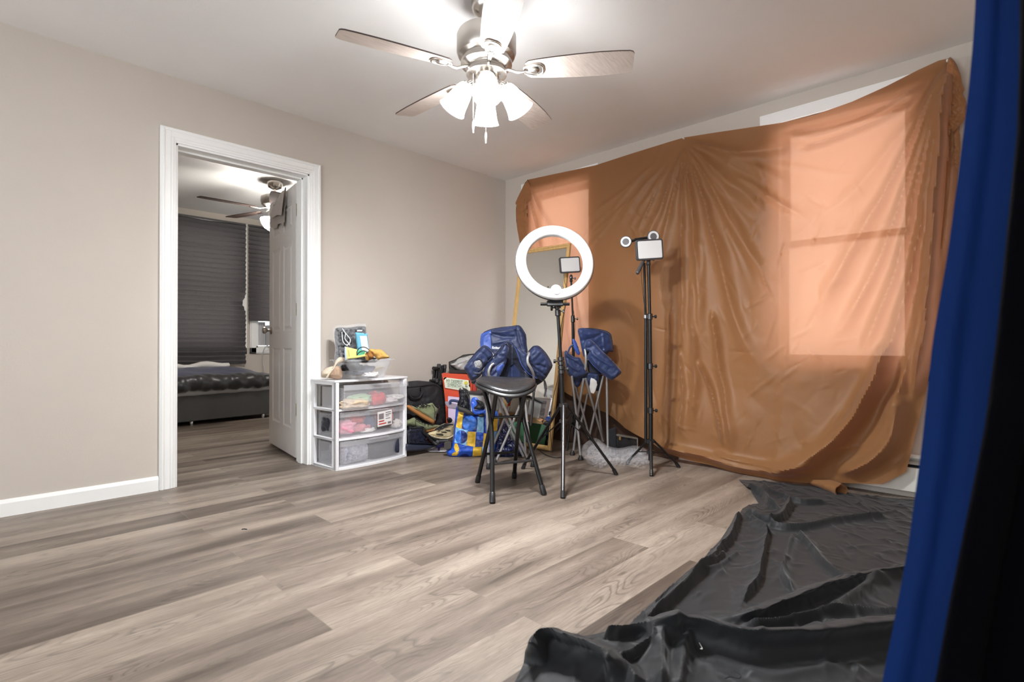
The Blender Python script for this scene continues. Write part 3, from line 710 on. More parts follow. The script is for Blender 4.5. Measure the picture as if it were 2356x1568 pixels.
# ---------------------------------------------------------------- drapes beside the camera
M_blue_drape = mat('royal_blue_velvet', (5, 33, 82), rough=.85, sheen=0, spec=.15, bump=.25, bscale=45, var=.10, vscale=12, stretch=(1, 1, .25))
M_drape_shade = mat('black_drape_fabric', (2, 2, 5), rough=.9, bump=.2, bscale=60, spec=.05)  # near black stands for the curtain face turned from the light
def drape(name, label, cat, left, right, d0, d1, m, amp, waves, thick=.006, hem=True):
    """vertical cloth between two traced edges, each at its own distance; hangs to the floor"""
    nu, nv = 46, 90; vs = []
    ly = [q[1] for q in left]; lx = [q[0] for q in left]; ry = [q[1] for q in right]; rx = [q[0] for q in right]
    ztop, zb = 2.38, .015
    for i in range(nv):
        z = ztop + (zb - ztop) * i / (nv - 1)
        for j in range(nu):
            u = j / (nu - 1)
            d = d0 + (d1 - d0) * u
            y = 784 + 6 - (z - CAM.z) / d * FPX
            x = np.interp(y, ly, lx) * (1 - u) + np.interp(y, ry, rx) * u
            p = P(x, y, d); p.z = z
            o_ = amp * math.sin(u * waves * 2 * math.pi + .5 * math.sin(z * 1.7)) * min(1, u * 6) 
            vs.append(p - FW * o_)
    o = link(name, vs, gridfaces(nv, nu), m, None, solid=thick); tag(o, label, cat); return o
blx = [(2300, -2600), (2262, -600), (2246, 0), (2240, 100), (2228, 220), (2206, 400), (2180, 590), (2146, 784), (2120, 1034), (2090, 1259), (2062, 1410), (2030, 1568), (1990, 1800), (1960, 2400)]
brx = [(2420, -2600), (2366, -600), (2352, 0), (2350, 150), (2345, 300), (2325, 500), (2297, 784), (2270, 984), (2230, 1184), (2190, 1384), (2157, 1568), (2110, 1800), (2080, 2400)]
drape('blue_drape', 'royal blue velvety drape hanging at the right edge close by', 'drape', blx, [(a + 30, b) for a, b in brx], .66, .62, M_blue_drape, .004, 1.3)
drape('black_drape', 'near black drape face in front of the blue drape at the right edge, shade put into its colour', 'drape', brx, [(a + 500, b) for a, b in brx], .57, .64, M_drape_shade, .02, 2.5)
# the lower fold of the backdrop that tucks in behind the chairs
M_tuck_shade = cloth_mat('shaded_backdrop_fabric', (66, 44, 30), rough=.7, wr=.6, wscale=8)  # darker brown than the backdrop, standing in for deep shade below the hem
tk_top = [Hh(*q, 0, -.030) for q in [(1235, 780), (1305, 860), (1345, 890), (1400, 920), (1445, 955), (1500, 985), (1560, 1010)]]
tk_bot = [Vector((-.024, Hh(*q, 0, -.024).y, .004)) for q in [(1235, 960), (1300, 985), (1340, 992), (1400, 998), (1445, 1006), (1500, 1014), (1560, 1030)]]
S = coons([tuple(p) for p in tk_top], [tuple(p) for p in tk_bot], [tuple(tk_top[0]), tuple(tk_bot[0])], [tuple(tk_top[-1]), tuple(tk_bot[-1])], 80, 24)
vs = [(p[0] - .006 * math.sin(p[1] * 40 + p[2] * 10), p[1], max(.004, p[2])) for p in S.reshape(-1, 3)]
link('tucked_fold', vs, gridfaces(24, 80), M_tuck_shade, backdrop)
# ================================================================ CEILING FANS
M_nick = mat('brushed_nickel_fan', (196, 190, 183), rough=.25, metal=1)
M_blade = mat('whitewashed_wood_blade', (198, 184, 174), rough=.45, var=.14, vscale=14, stretch=(1, 12, 4), bump=.1, bscale=30)
M_bladeedge = mat('dark_blade_edge', (70, 58, 52), rough=.6)
M_shade = mat('lit_frosted_glass', (255, 252, 246), rough=.3, emit=((250, 252, 255), FANLIGHT))
M_chain = mat('pale_pull_chain', (220, 216, 210), rough=.3, metal=.6)
fan = thing('ceiling_fan', 'nickel ceiling fan with five whitewashed blades and four lit frosted shades', 'ceiling fan', (-1.985, -1.838, HC))
fc_ = Vector((-1.985, -1.838, 0))
def zc(z): return (fc_.x, fc_.y, z)
MB().lathe([(.068, 0), (.070, -.01), (.068, -.035), (.056, -.055), (.036, -.068), (.026, -.072)], c=zc(HC), n=40).build('canopy', M_nick, fan)
MB().lathe([(.013, HC - .07), (.013, 2.29)], c=zc(0), n=20).lathe([(.028, 2.31), (.03, 2.30), (.03, 2.285)], c=zc(0), n=24).build('downrod', M_nick, fan)
MB().lathe([(.05, 2.288), (.11, 2.284), (.132, 2.275), (.137, 2.262), (.137, 2.19), (.130, 2.172), (.112, 2.160), (.112, 2.150), (.118, 2.146), (.118, 2.132), (.100, 2.122), (.088, 2.118), (.088, 2.105), (.094, 2.10), (.094, 2.088), (.07, 2.08)], c=zc(0), n=56).build('motor_housing', M_nick, fan, ang=28)
MB().lathe([(.058, 2.085), (.060, 2.05), (.066, 2.045), (.066, 2.028), (.048, 2.012), (.03, 2.004), (.012, 2.0)], c=zc(0), n=40).build('light_kit_hub', M_nick, fan, ang=28)
def blade_verts(sc_=1.0):
    # x along the blade from root .17 to tip .665
    out = []
    prof = [(.185, .040), (.20, .052), (.24, .058), (.32, .065), (.42, .071), (.52, .073), (.60, .070), (.645, .066), (.658, .060), (.664, .048)]
    up = [(x, wv) for x, wv in prof]; dn = [(x, -wv * .96) for x, wv in reversed(prof)]
    return up + dn
def add_blade(ang, root):
    M = Matrix.Rotation(R(ang), 3, 'Z') @ Matrix.Rotation(R(-13), 3, 'X')
    ol = blade_verts(); n = len(ol); t = .006
    base = Vector((fc_.x, fc_.y, 2.105))
    vs = [base + M @ Vector((x, y, -t)) for x, y in ol] + [base + M @ Vector((x, y, 0)) for x, y in ol]
    mb = MB().add(vs, [tuple(reversed(range(n)))], 0).add([], [])
    mb.f.append(tuple(range(n, 2 * n))); mb.mi.append(0)
    for j in range(n): mb.f.append((j, (j + 1) % n, n + (j + 1) % n, n + j)); mb.mi.append(1)
    b = mb.build('blade', [M_blade, M_bladeedge], root, smooth=False)
    # blade iron: s-curved arm and a shield plate with a raised rim
    q = MB()
    q.tube([base + M @ Vector(v) for v in smoothpts([(.085, 0, .004), (.115, .0, -.004), (.15, 0, -.018), (.19, 0, -.012)], 5)], [.010] * 16, n=12, flat=.6)
    rim = []
    for k in range(28):
        a = 2 * math.pi * k / 28; ca, sa = math.cos(a), math.sin(a)
        x = .218 + .045 * (abs(ca) ** .55) * (1 if ca > 0 else -1); y = (.034 if ca > -.2 else .026) * (abs(sa) ** .7) * (1 if sa > 0 else -1)
        rim.append(base + M @ Vector((x, y, -.010)))
    q.tube(rim, .0052, n=8, closed=True)
    q.loft([[p + M @ Vector((0, 0, .003)) for p in rim], [p + M @ Vector((0, 0, -.001)) for p in rim]])
    q.loft([[(p - (base + M @ Vector((.218, 0, -.010)))) * .6 + (base + M @ Vector((.218, 0, -.012))) for p in rim], [(p - (base + M @ Vector((.218, 0, -.010)))) * .4 + (base + M @ Vector((.218, 0, -.018))) for p in rim]])
    q.build('blade_iron', M_nick, root, ang=50)
for k in range(5): add_blade(161.7 - 72 * k, fan)
SH = [(.024, 0), (.030, .004), (.036, .015), (.043, .04), (.049, .075), (.054, .105), (.060, .125), (.064, .132), (.061, .132), (.050, .105), (.045, .075), (.039, .04), (.032, .015), (.015, .006)]
vd = math.degrees(YAW)
for k in range(4):
    a = R(vd + 4 + 90 * k); d = Vector((math.cos(a), math.sin(a), 0)); s0 = Vector((fc_.x, fc_.y, 2.055)) + d * .052
    ax = (d * .62 + Vector((0, 0, -1))).normalized()
    MB().tube(smoothpts([s0 - d * .012 + Vector((0, 0, -.01)), s0 + d * .01, s0 + d * .028 - Vector((0, 0, .006)), s0 + d * .036 - Vector((0, 0, .018))], 4), .009, n=12).lathe([(.014, -.012), (.025, -.008), (.026, .008), (.02, .012)], c=s0 + d * .036 - Vector((0, 0, .02)), axis=ax, n=24).build('lamp_arm', M_nick, fan)
    MB().lathe(SH, c=s0 + d * .036 - Vector((0, 0, .018)), axis=ax, n=40, cap=False).build('lamp_shade', M_shade, fan, ang=60)
    bl = bpy.data.lights.new('bulb_light', 'POINT'); bl.energy = BULB; bl.shadow_soft_size = .03; bl.color = (.97, .985, 1)
    bo_ = bpy.data.objects.new('bulb_light', bl); C.objects.link(bo_); bo_.parent = fan; bo_.location = s0 + d * .036 + ax * .085 - Vector((0, 0, .018)) - fan.location
def chain(x, y0_, y1_, root, dpt=2.43, r=.0021, mm=None):
    p0, p1 = P(x, y0_, dpt), P(x, y1_, dpt); p1 = Vector((p0.x, p0.y, p1.z)); n = int((p0.z - p1.z) / .006); mb = MB()
    for i in range(n):
        mb.lathe([(.0004, -.002), (r, -.0008), (r, .0008), (.0004, .002)], c=(p0.x, p0.y, p0.z - i * .006), n=6)
    mb.tube([p0, p1], .0006, n=5)
    c = mb.build('pull_chain', mm or M_chain, root)
    MB().lathe([(.001, 0), (.003, -.002), (.0052, -.012), (.0065, -.024), (.0050, -.036), (.0035, -.046), (.0045, -.050), (.0035, -.056), (.001, -.057)], c=p1, n=16).build('chain_fob', M_chain, c if False else root)
chain(1089, 170, 278, fan, 2.40); chain(1118, 190, 303, fan, 2.47)
# bedroom fan (bowl light)
bf = Vector((-1.549, 1.632, 0))
fan2 = thing('ceiling_fan', 'nickel ceiling fan with a lit bowl, seen through the doorway', 'ceiling fan', (bf.x, bf.y, HC))
def bz(z): return (bf.x, bf.y, z)
MB().lathe([(.072, HC), (.072, HC - .03), (.06, HC - .06), (.03, HC - .075)], c=bz(0), n=32).build('canopy', M_nick, fan2)
MB().lathe([(.012, HC - .07), (.012, 2.29)], c=bz(0), n=16).build('downrod', M_nick, fan2)
MB().lathe([(.03, 2.29), (.10, 2.285), (.125, 2.27), (.128, 2.23), (.118, 2.19), (.085, 2.165), (.06, 2.15)], c=bz(0), n=40).build('motor_housing', M_nick, fan2, ang=30)
M_bowl = mat('lit_glass_bowl', (255, 250, 242), rough=.3, emit=((255, 250, 242), BEDLIGHT))
MB().lathe([(.05, 2.15), (.055, 2.09), (.07, 2.06)], c=bz(0), n=32).build('light_fitter', M_nick, fan2)
MB().lathe([(.128, 2.062), (.13, 2.052), (.118, 2.012), (.09, 1.972), (.05, 1.947), (.001, 1.937)], c=bz(0), n=40).build('lamp_bowl', M_bowl, fan2, ang=60)
MB().lathe([(.001, 1.945), (.009, 1.937), (.009, 1.927), (.001, 1.917)], c=bz(0), n=16).build('bowl_finial', M_nick, fan2)
M_blade2 = mat('dark_walnut_blade', (74, 62, 58), rough=.95, spec=.05, var=.2, stretch=(1, 8, 1))
for k in range(5):
    a = 179 - 72 * k; M = Matrix.Rotation(R(a), 3, 'Z') @ Matrix.Rotation(R(-7), 3, 'X'); base = Vector((bf.x, bf.y, 2.155))
    ol = blade_verts(); n = len(ol); vs = [base + M @ Vector((x, y, -.006)) for x, y in ol] + [base + M @ Vector((x, y, 0)) for x, y in ol]
    mb = MB().add(vs, [tuple(reversed(range(n))), tuple(range(n, 2 * n))] + [(j, (j + 1) % n, n + (j + 1) % n, n + j) for j in range(n)]); mb.build('blade', M_blade2, fan2, smooth=False)
    MB().tube([base + M @ Vector(v) for v in ((.07, 0, .01), (.14, 0, -.012), (.23, 0, -.012))], [.012, .01, .018], n=10, flat=.4).build('blade_iron', M_nick, fan2)
MB().tube([bz(1.925), bz(1.83)], .0012, n=6).lathe([(.001, 1.83), (.006, 1.82), (.007, 1.79), (.003, 1.77), (.001, 1.768)], c=bz(0), n=12).build('pull_chain', M_chain, fan2)
# ================================================================ BEDROOM THINGS
def T3(pts): return [P(x, y, d) for x, y, d in pts]
M_pleat = None
def pleat_mat():
    m = bpy.data.materials.new('charcoal_pleated_paper'); m.use_nodes = True; nt = m.node_tree; N = nt.nodes; L = nt.links; b = N['Principled BSDF']
    b.inputs['Base Color'].default_value = lin((92, 90, 91)); b.inputs['Roughness'].default_value = .45
    t = N.new('ShaderNodeBsdfTranslucent'); t.inputs[0].default_value = lin((134, 122, 118)); mx = N.new('ShaderNodeMixShader'); mx.inputs[0].default_value = .10
    tc = N.new('ShaderNodeTexCoord'); n = N.new('ShaderNodeTexNoise'); n.inputs['Scale'].default_value = 30; n.inputs['Detail'].default_value = 5; L.new(tc.outputs['Object'], n.inputs['Vector'])
    bm = N.new('ShaderNodeBump'); bm.inputs['Strength'].default_value = .4; bm.inputs['Distance'].default_value = .01; L.new(n.outputs[0], bm.inputs['Height']); L.new(bm.outputs[0], b.inputs['Normal'])
    L.new(b.outputs[0], mx.inputs[1]); L.new(t.outputs[0], mx.inputs[2]); L.new(mx.outputs[0], N['Material Output'].inputs[0]); return m
M_pleat = pleat_mat()
def shade(label, x0, x1, z0, z1, tear, seed):
    nu, pitch = 34, .056; rows = []
    z = z1; k = 0; rs = random.Random(seed)
    while z > z0:
        rows.append((z, 0)); rows.append((z - pitch * .30, 1)); z -= pitch; k += 1
    rows.append((z0, 0))
    nv = len(rows); vs = []
    for i, (zz, s) in enumerate(rows):
        for j in range(nu):
            u = j / (nu - 1); xr = x1 - tear(zz)
            x = x0 + (xr - x0) * u
            y = Y1 - .034 - .028 * s - .006 * noise.noise(Vector((x * 3, zz * 3, seed)))
            zt = zz - .010 * math.sin(u * 3.1) * (1 if zz > z1 - .3 else .2) + .006 * noise.noise(Vector((x * 4, zz * 5, seed + 3)))
            if zz < z0 + .1: y -= .02 * (1 - (zz - z0) / .1) * (1 + noise.noise(Vector((x * 9, 0, seed))))
            if u > .86 and 1.28 < zz < 1.5: y -= .05 * (u - .86) / .14 * (1 - abs(zz - 1.38) / .12 if abs(zz - 1.38) < .12 else 0)
            vs.append((x, y, zt))
    root = thing('pleated_shade', label, 'shade', ((x0 + x1) / 2, Y1 - .03, z0), 0, 'dark pleated shades in the bedroom')
    link('shade_sheet', vs, gridfaces(nv, nu), M_pleat, root, smooth=False)
    MB().bx((x0, Y1 - .045, z1 - .005), (x1, Y1 - .027, z1 + .015)).build('head_strip', M_pleat, root, smooth=False)
shade('long charcoal pleated paper shade torn at its right edge, above the bed', -2.12, -1.20, .60, 2.335, lambda z: .055 * math.exp(-((z - 1.36) / .07) ** 2), 1)
shade('short charcoal pleated paper shade above the air conditioner', -1.165, -.24, 1.135, 2.335, lambda z: 0, 2)
# air conditioner in the lower sash
M_acw = mat('ac_offwhite_plastic', (206, 207, 210), rough=.4); M_acg = mat('ac_grille_grey', (150, 156, 165), rough=.4)
ac = thing('window_air_conditioner', 'off-white window air conditioner in the second bedroom window', 'air conditioner', (-.68, Y1 - .06, .82))
MB().bx((-.93, Y1 - .14, .825), (-.43, Y1 + .14, 1.09)).build('housing', M_acw, ac, bevel=.01)
mb = MB()
for k in range(16): mb.bx((-.91, Y1 - .148, .85 + k * .0125), (-.60, Y1 - .139, .857 + k * .0125))
mb.build('grille', M_acg, ac, smooth=False)
for xa, xb_ in ((-1.03, -.93), (-.43, -.33)):
    mb = MB(); n = 8; pts = []
    for k in range(n + 1): pts.append((xa + (xb_ - xa) * k / n, Y1 + .03 - (.014 if k % 2 else 0)))
    for (xa2, ya), (xb2, yb) in zip(pts[:-1], pts[1:]): mb.add([(xa2, ya, .825), (xb2, yb, .825), (xb2, yb, 1.13), (xa2, ya, 1.13), (xa2, ya + .006, .825), (xb2, yb + .006, .825), (xb2, yb + .006, 1.13), (xa2, ya + .006, 1.13)], [(0, 1, 2, 3), (7, 6, 5, 4)])
    mb.build('accordion_panel', M_acg if xa > -1 else M_acw, ac, smooth=False)
MB().bx((-.58, Y1 - .150, .86), (-.46, Y1 - .139, 1.06)).build('control_panel', M_acw, ac, bevel=.003)
c = MB().tube(smoothpts([(-.93, Y1 - .12, .84), (-.985, Y1 - .10, .80), (-1.0, Y1 - .06, .70), (-.985, Y1 - .03, .60), (-.97, Y1 - .03, .52), (-.96, Y1 - .03, .30)], 6), .006, n=8).build('power_cord', M_acw, ac)
# bed
M_bedb = mat('charcoal_leatherette', (62, 61, 59), rough=.5, var=.08, vscale=4, bump=.1, bscale=120)
M_duv = mat('black_satin_comforter', (33, 32, 34), rough=.38, sheen=.3, bump=.2, bscale=25); M_duv2 = mat('navy_comforter_top', (38, 45, 86), rough=.45, sheen=.3, bump=.2, bscale=14)
M_sheet = mat('white_cotton_sheet', (226, 224, 220), rough=.8); M_silver = mat('grey_satin_sheet', (150, 148, 146), rough=.4)
bed = thing('bed', 'low charcoal upholstered bed with a rumpled black comforter under the bedroom window', 'bed', (-1.05, 2.66, 0), R(5))
L_, Wd = 2.25, .68
MB().bx((-L_, 0, .045), (0, .03, .335)).bx((-L_, Wd - .03, .045), (0, Wd, .335)).bx((-.03, .03, .045), (0, Wd - .03, .335)).bx((-L_, .03, .045), (-L_ + .03, Wd - .03, .335)).bx((-L_ + .03, .03, .25), (-.03, Wd - .03, .30)).build('bed_base', M_bedb, bed, world=False, bevel=.008)
MB().bx((-1.19, -.004, .05), (-1.175, .004, .33)).build('base_seam', M_dark, bed, world=False, smooth=False)
for x in (-.2, -.95, -1.7, -2.1): MB().lathe([(.018, 0), (.02, .02), (.016, .045)], c=(x, .05, 0), n=16).build('bed_foot', M_steel, bed, world=False)
MB().bx((-L_ + .02, .02, .30), (-.02, Wd - .02, .48)).build('mattress', M_sheet, bed, world=False, bevel=.03)
# grey sheet edge peeking under the comforter
vs = []; nu = 90
for i in range(4):
    for j in range(nu):
        x = -L_ - .02 + (L_ + .03) * j / (nu - 1); vs.append((x, -.006 - .004 * math.sin(x * 22) - .003 * i, .385 - .022 * i + .006 * noise.noise(Vector((x * 8, i, 0))) - .012 * (1 - j / nu)))
link('sheet_edge', vs, gridfaces(4, nu), M_silver, bed, world=False, solid=.006)
prof = [(-.028, .365), (-.055, .385), (-.068, .42), (-.066, .455), (-.045, .485), (-.01, .503), (.06, .515), (.16, .525), (.3, .54), (.45, .56), (.58, .575), (.66, .57), (.665, .5)]
nu, nv = 150, 26; vs = []; mi = []
pr = smoothpts([(a, 0, b) for a, b in prof], 2)[:-1]; nv = len(pr)
for i, q in enumerate(pr):
    for j in range(nu):
        u = j / (nu - 1); x = -L_ - .03 + (L_ + .09) * u; e = ss(.80, 1.0, np.array(u)); e = float(e)
        y, z = q.x, q.z
        front = max(0, 1 - abs(y + .04) / .16)
        y -= front * .022 * noise.noise(Vector((x * 13, z * 9, 1))) + front * .01 * math.sin(x * 34 + 3 * noise.noise(Vector((x * 5, 0, 5))))
        z += .012 * noise.noise(Vector((x * 5, y * 6, 7))) + front * .02 * noise.noise(Vector((x * 16, y * 12, 4)))
        z = z - e * max(0, z - .40) * (.55 if u > .9 else .4)
        vs.append((x, y, z))
fs = gridfaces(nv, nu)
mi = [1 if pr[f[0] // nu].x > .03 else 0 for f in fs]
link('comforter', vs, fs, [M_duv, M_duv2], bed, matidx=mi, world=False, solid=.02)
# white pillow strip against the wall
pw = MB(); rings = []
for k in range(30):
    x = -2.1 + 1.75 * k / 29; h = .05 + .012 * math.sin(k * .8); rings.append([(x, .60 + .045 * math.cos(a), .575 + h * .7 * (math.sin(a) + .6) + .008 * math.sin(k * 1.1)) for a in np.linspace(0, 2 * math.pi, 14, endpoint=False)])
pw.loft(rings).build('pillow_roll', M_sheet, bed, world=False)
# towel over the bedroom door
dn = Vector((-math.sin(R(81.6)), math.cos(R(81.6)), 0)); do = Vector((-1.930, .215, 0)) 
def doordepth(off):
    def f(x, y):
        r = ray(x, y); o = do + dn * off; return (o - CAM).dot(dn) / r.dot(dn)
    return f
M_towel = mat('taupe_towel', (192, 181, 173), rough=.95, sheen=.4, bump=.4, bscale=220)
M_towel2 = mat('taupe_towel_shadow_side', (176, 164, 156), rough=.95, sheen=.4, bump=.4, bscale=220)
tz = lambda a, b: (360 + a / 3.2675, 280 + b / 3.2675)
tw = thing('hand_towel', 'taupe towel slung over the top of the open bedroom door', 'towel', tuple(P(648, 470, 4.36)))
panel('towel_front', [tz(*q) for q in [(955, 515), (915, 560), (893, 600), (868, 660), (858, 720), (880, 716), (910, 700), (938, 700), (946, 640), (955, 560)]], doordepth(.075), .016, M_towel, tw, edge=4, nz=.004, ns=8, folds=[([tz(930, 545), tz(905, 700)], 2.0, .006)])
panel('towel_back_layer', [tz(*q) for q in [(975, 503), (960, 512), (935, 620), (880, 700), (858, 724), (858, 782), (880, 800), (905, 796), (915, 770), (940, 766), (950, 800), (962, 760), (968, 640)]], doordepth(.052), .012, M_towel2, tw, edge=4, nz=.004, ns=8, folds=[([tz(958, 540), tz(945, 760)], 1.6, .005)])
# dark bag standing behind the open door
M_bag = mat('black_nylon', (28, 28, 31), rough=.55, bump=.2, bscale=80)
gb = thing('garment_bag', 'black bag standing behind the open bedroom door', 'bag', (-1.60, .62, 0))
MB().loft([[(-1.78 + .02 * k, .48, 0), (-1.42, .48, 0), (-1.42, .78, 0), (-1.78 + .02 * k, .78, 0)] if False else [(-1.76, .50, z), (-1.44, .50, z), (-1.44, .74, z), (-1.76, .74, z)] for k, z in enumerate((0.0, .2, .4, .55))] + [[(-1.72, .54, .62), (-1.48, .54, .62), (-1.48, .70, .62), (-1.72, .70, .62)]]).build('bag_body', M_bag, gb, bevel=.02)
MB().tube(smoothpts([(-1.68, .62, .61), (-1.66, .62, .68), (-1.60, .62, .70), (-1.54, .62, .68), (-1.52, .62, .61)], 5), .008, n=8).build('bag_handle', M_bag, gb)
# ================================================================ LIGHT STANDS
M_bmetal = mat('black_painted_metal', (24, 24, 25), rough=.32, metal=.3, spec=.6)
M_bplastic = mat('black_plastic', (30, 30, 31), rough=.4)
M_chrome = mat('chromed_steel', (180, 180, 182), rough=.18, metal=1)
M_gun = mat('gunmetal_tube', (88, 88, 90), rough=.25, metal=.9)
M_diff = mat('white_light_diffuser', (222, 222, 222), rough=.35)
M_gplastic = mat('dark_grey_plastic', (66, 64, 66), rough=.5)
def lerp(a, b, t): return Vector(a) * (1 - t) + Vector(b) * t
def tripod(root, ctr, feet, ztop, zs, r=.010, low=M_bmetal, splay=.6):
    """collar at ztop, slider at zs, legs to the feet with braces"""
    for i, f in enumerate(feet):
        f = Vector(f); d = (f - Vector((ctr[0], ctr[1], 0))); d.z = 0; dn_ = d.normalized()
        a = Vector((ctr[0], ctr[1], ztop)) + dn_ * .025; b = f + Vector((0, 0, .012))
        MB().tube([a, b], r, n=12, flat=.75).build('leg', low[i] if isinstance(low, list) else low, root)
        MB().tube([b + (a - b).normalized() * .03, b - Vector((0, 0, .010))], [r * 1.15, r * 1.2], n=12).build('foot_cap', M_bplastic, root)
        s = Vector((ctr[0], ctr[1], zs)) + dn_ * .022; m_ = lerp(a, b, splay)
        MB().tube([s, m_], r * .62, n=8, flat=.5).lathe([(.006, -.008), (.006, .008)], c=m_, axis=dn_.cross(Vector((0, 0, 1))), n=10).build('brace', M_bmetal, root)
    for z, h in ((ztop, .03), (zs, .025)):
        MB().lathe([(.018, -h / 2), (.03, -h / 3), (.03, h / 3), (.018, h / 2)], c=(ctr[0], ctr[1], z), n=6).build('collar', M_gun, root, smooth=False)
def knob(root, c, axis, r=.012, mm=None):
    ax = Vector(axis).normalized()
    MB().lathe([(.004, 0), (.004, .014), (r, .015), (r * 1.1, .020), (r, .028), (.002, .029)], c=c, axis=ax, n=10).build('knob', mm or M_bplastic, root)

# ---- ring light
F1, F2, F3 = Hh(1295, 1146, 2, 0), Hh(1418, 1092, 2, 0), Hh(1203, 1078, 2, 0)
ctr = (F1 + F2 + F3) / 3
rl = thing('ring_light', 'big white ring light on a black tripod stand in front of the leaning mirror', 'ring light', (ctr.x, ctr.y, 0))
dR = dep(ctr)
ctr2 = P(1297, 1096, dR); base = Vector((ctr2.x, ctr2.y, 0))
tripod(rl, base, (F1, F2, F3), .465, .365, .0115, [M_gun, M_bmetal, M_bmetal], .55)
tp = P(1283, 712, dR)
pole0 = Vector((base.x, base.y, .20)); polej = P(1291, 838, dR)
MB().tube([pole0, polej], .0145, n=20).build('lower_pole', M_bmetal, rl)
MB().tube([polej, tp], .0105, n=20).build('upper_pole', M_bmetal, rl)
mb = MB(); axp = (tp - polej).normalized()
for k in range(4): mb.lathe([(.015, -.012), (.0205, -.010), (.0205, .010), (.015, .012)], c=polej + axp * (-.045 + k * .027), axis=axp, n=20)
mb.build('pole_clamp', M_gun, rl, ang=25); knob(rl, polej + RT * .018 - axp * .03, RT, .013); knob(rl, polej - RT * .018 + axp * .02, -RT, .012)
MB().lathe([(.014, -.02), (.018, -.016), (.018, .016), (.014, .02)], c=tp + axp * -.02, axis=axp, n=18).tube([tp, tp + UP * .045 + RT * -.012], [.014, .02], n=14).lathe([(.010, -.02), (.010, .02)], c=tp + UP * .02, axis=RT, n=14).build('ball_head', M_gun, rl, ang=30)
knob(rl, tp - RT * .016 + UP * .012, -RT, .018, M_bplastic); knob(rl, tp + RT * .016 - UP * .01, RT, .012, M_chrome)
rc = P(1277, 603, dR - .01); N_ = (-FW * 1.0 + RT * .10 + UP * .24).normalized()
Ro, Ri = .2455, .180
front = [(Ri, -.018), (Ri + .002, .010), (Ri + .012, .020), ((Ri + Ro) / 2, .025), (Ro - .012, .020), (Ro - .002, .010), (Ro, -.002)]
MB().lathe(front, c=rc, axis=N_, n=96, cap=False).build('ring_diffuser', M_diff, rl, ang=60)
MB().lathe([(Ri, -.018), (Ri + .006, -.026), (Ro - .006, -.022), (Ro + .003, -.012), (Ro + .003, -.002), (Ro, -.002)], c=rc, axis=N_, n=96, cap=False).build('ring_housing', M_gplastic, rl, ang=50)
u_ = N_.cross(RT).normalized(); u_ = u_ if u_.z > 0 else -u_
pb = rc - u_ * (Ro - .012)
MB().box(pb - N_ * .03 - u_ * .025, (.10, .035, .022), Matrix((RT, u_, N_)).transposed()).build('mount_plate', M_bplastic, rl, bevel=.004)
MB().tube([pb - N_ * .03 - u_ * .03 - RT * .09, pb - N_ * .03 - u_ * .03 + RT * .09], .009, n=12).build('mount_bar', M_bmetal, rl)
MB().tube([pb - N_ * .03 - u_ * .03, tp + UP * .04], [.016, .016], n=12).build('mount_neck', M_bplastic, rl)
hp = rc - u_ * (Ri - .004)
MB().lathe([(.001, .03), (.03, .028), (.034, .02), (.034, -.01)], c=hp + u_ * -.012, axis=N_, n=30).build('phone_mount_hub', M_diff, rl)
for s in (-1, 1): MB().tube([hp + RT * .045 * s - u_ * .002, hp + RT * .048 * s + u_ * .014, hp + RT * .042 * s + u_ * .016], .003, n=8).build('hook', M_bplastic, rl)
MB().tube(smoothpts(T3([(1302, 700, dR + .06), (1290, 760, dR + .05), (1287, 850, dR + .03), (1272, 920, dR + .03), (1266, 990, dR + .04), (1272, 1040, dR + .15)]), 8), .0022, n=6).build('power_cord', M_bplastic, rl)

# ---- panel light (rounded box) builder
def rrect(c, ux, uy, w, h, r, n=6):
    out = []
    for cx, cy, a0 in ((w / 2 - r, h / 2 - r, 0), (-w / 2 + r, h / 2 - r, 90), (-w / 2 + r, -h / 2 + r, 180), (w / 2 - r, -h / 2 + r, 270)):
        for k in range(n + 1):
            a = R(a0 + 90 * k / n); out.append(c + ux * (cx + r * math.cos(a)) + uy * (cy + r * math.sin(a)))
    return out
def led_panel(root, c, w, h, roll, nrm, parent_part='panel_light'):
    nz_ = nrm.normalized(); ux = (RT - nz_ * RT.dot(nz_)).normalized(); uy = nz_.cross(ux)
    if uy.z < 0: uy = -uy
    ux, uy = ux * math.cos(roll) + uy * math.sin(roll), uy * math.cos(roll) - ux * math.sin(roll)
    r = .016
    rings = [rrect(c - nz_ * .014, ux, uy, w - .02, h - .02, r), rrect(c - nz_ * .010, ux, uy, w, h, r), rrect(c + nz_ * .008, ux, uy, w, h, r), rrect(c + nz_ * .010, ux, uy, w - .004, h - .004, r - .002), rrect(c + nz_ * .010, ux, uy, w - .020, h - .020, r - .008)]
    pl = MB().loft(rings).build(parent_part, M_gplastic, root, ang=30)
    MB().loft([rrect(c + nz_ * .009, ux, uy, w - .021, h - .021, r - .008), rrect(c + nz_ * .0125, ux, uy, w - .023, h - .023, r - .009)]).build('diffuser', M_diff, pl)
    return ux, uy
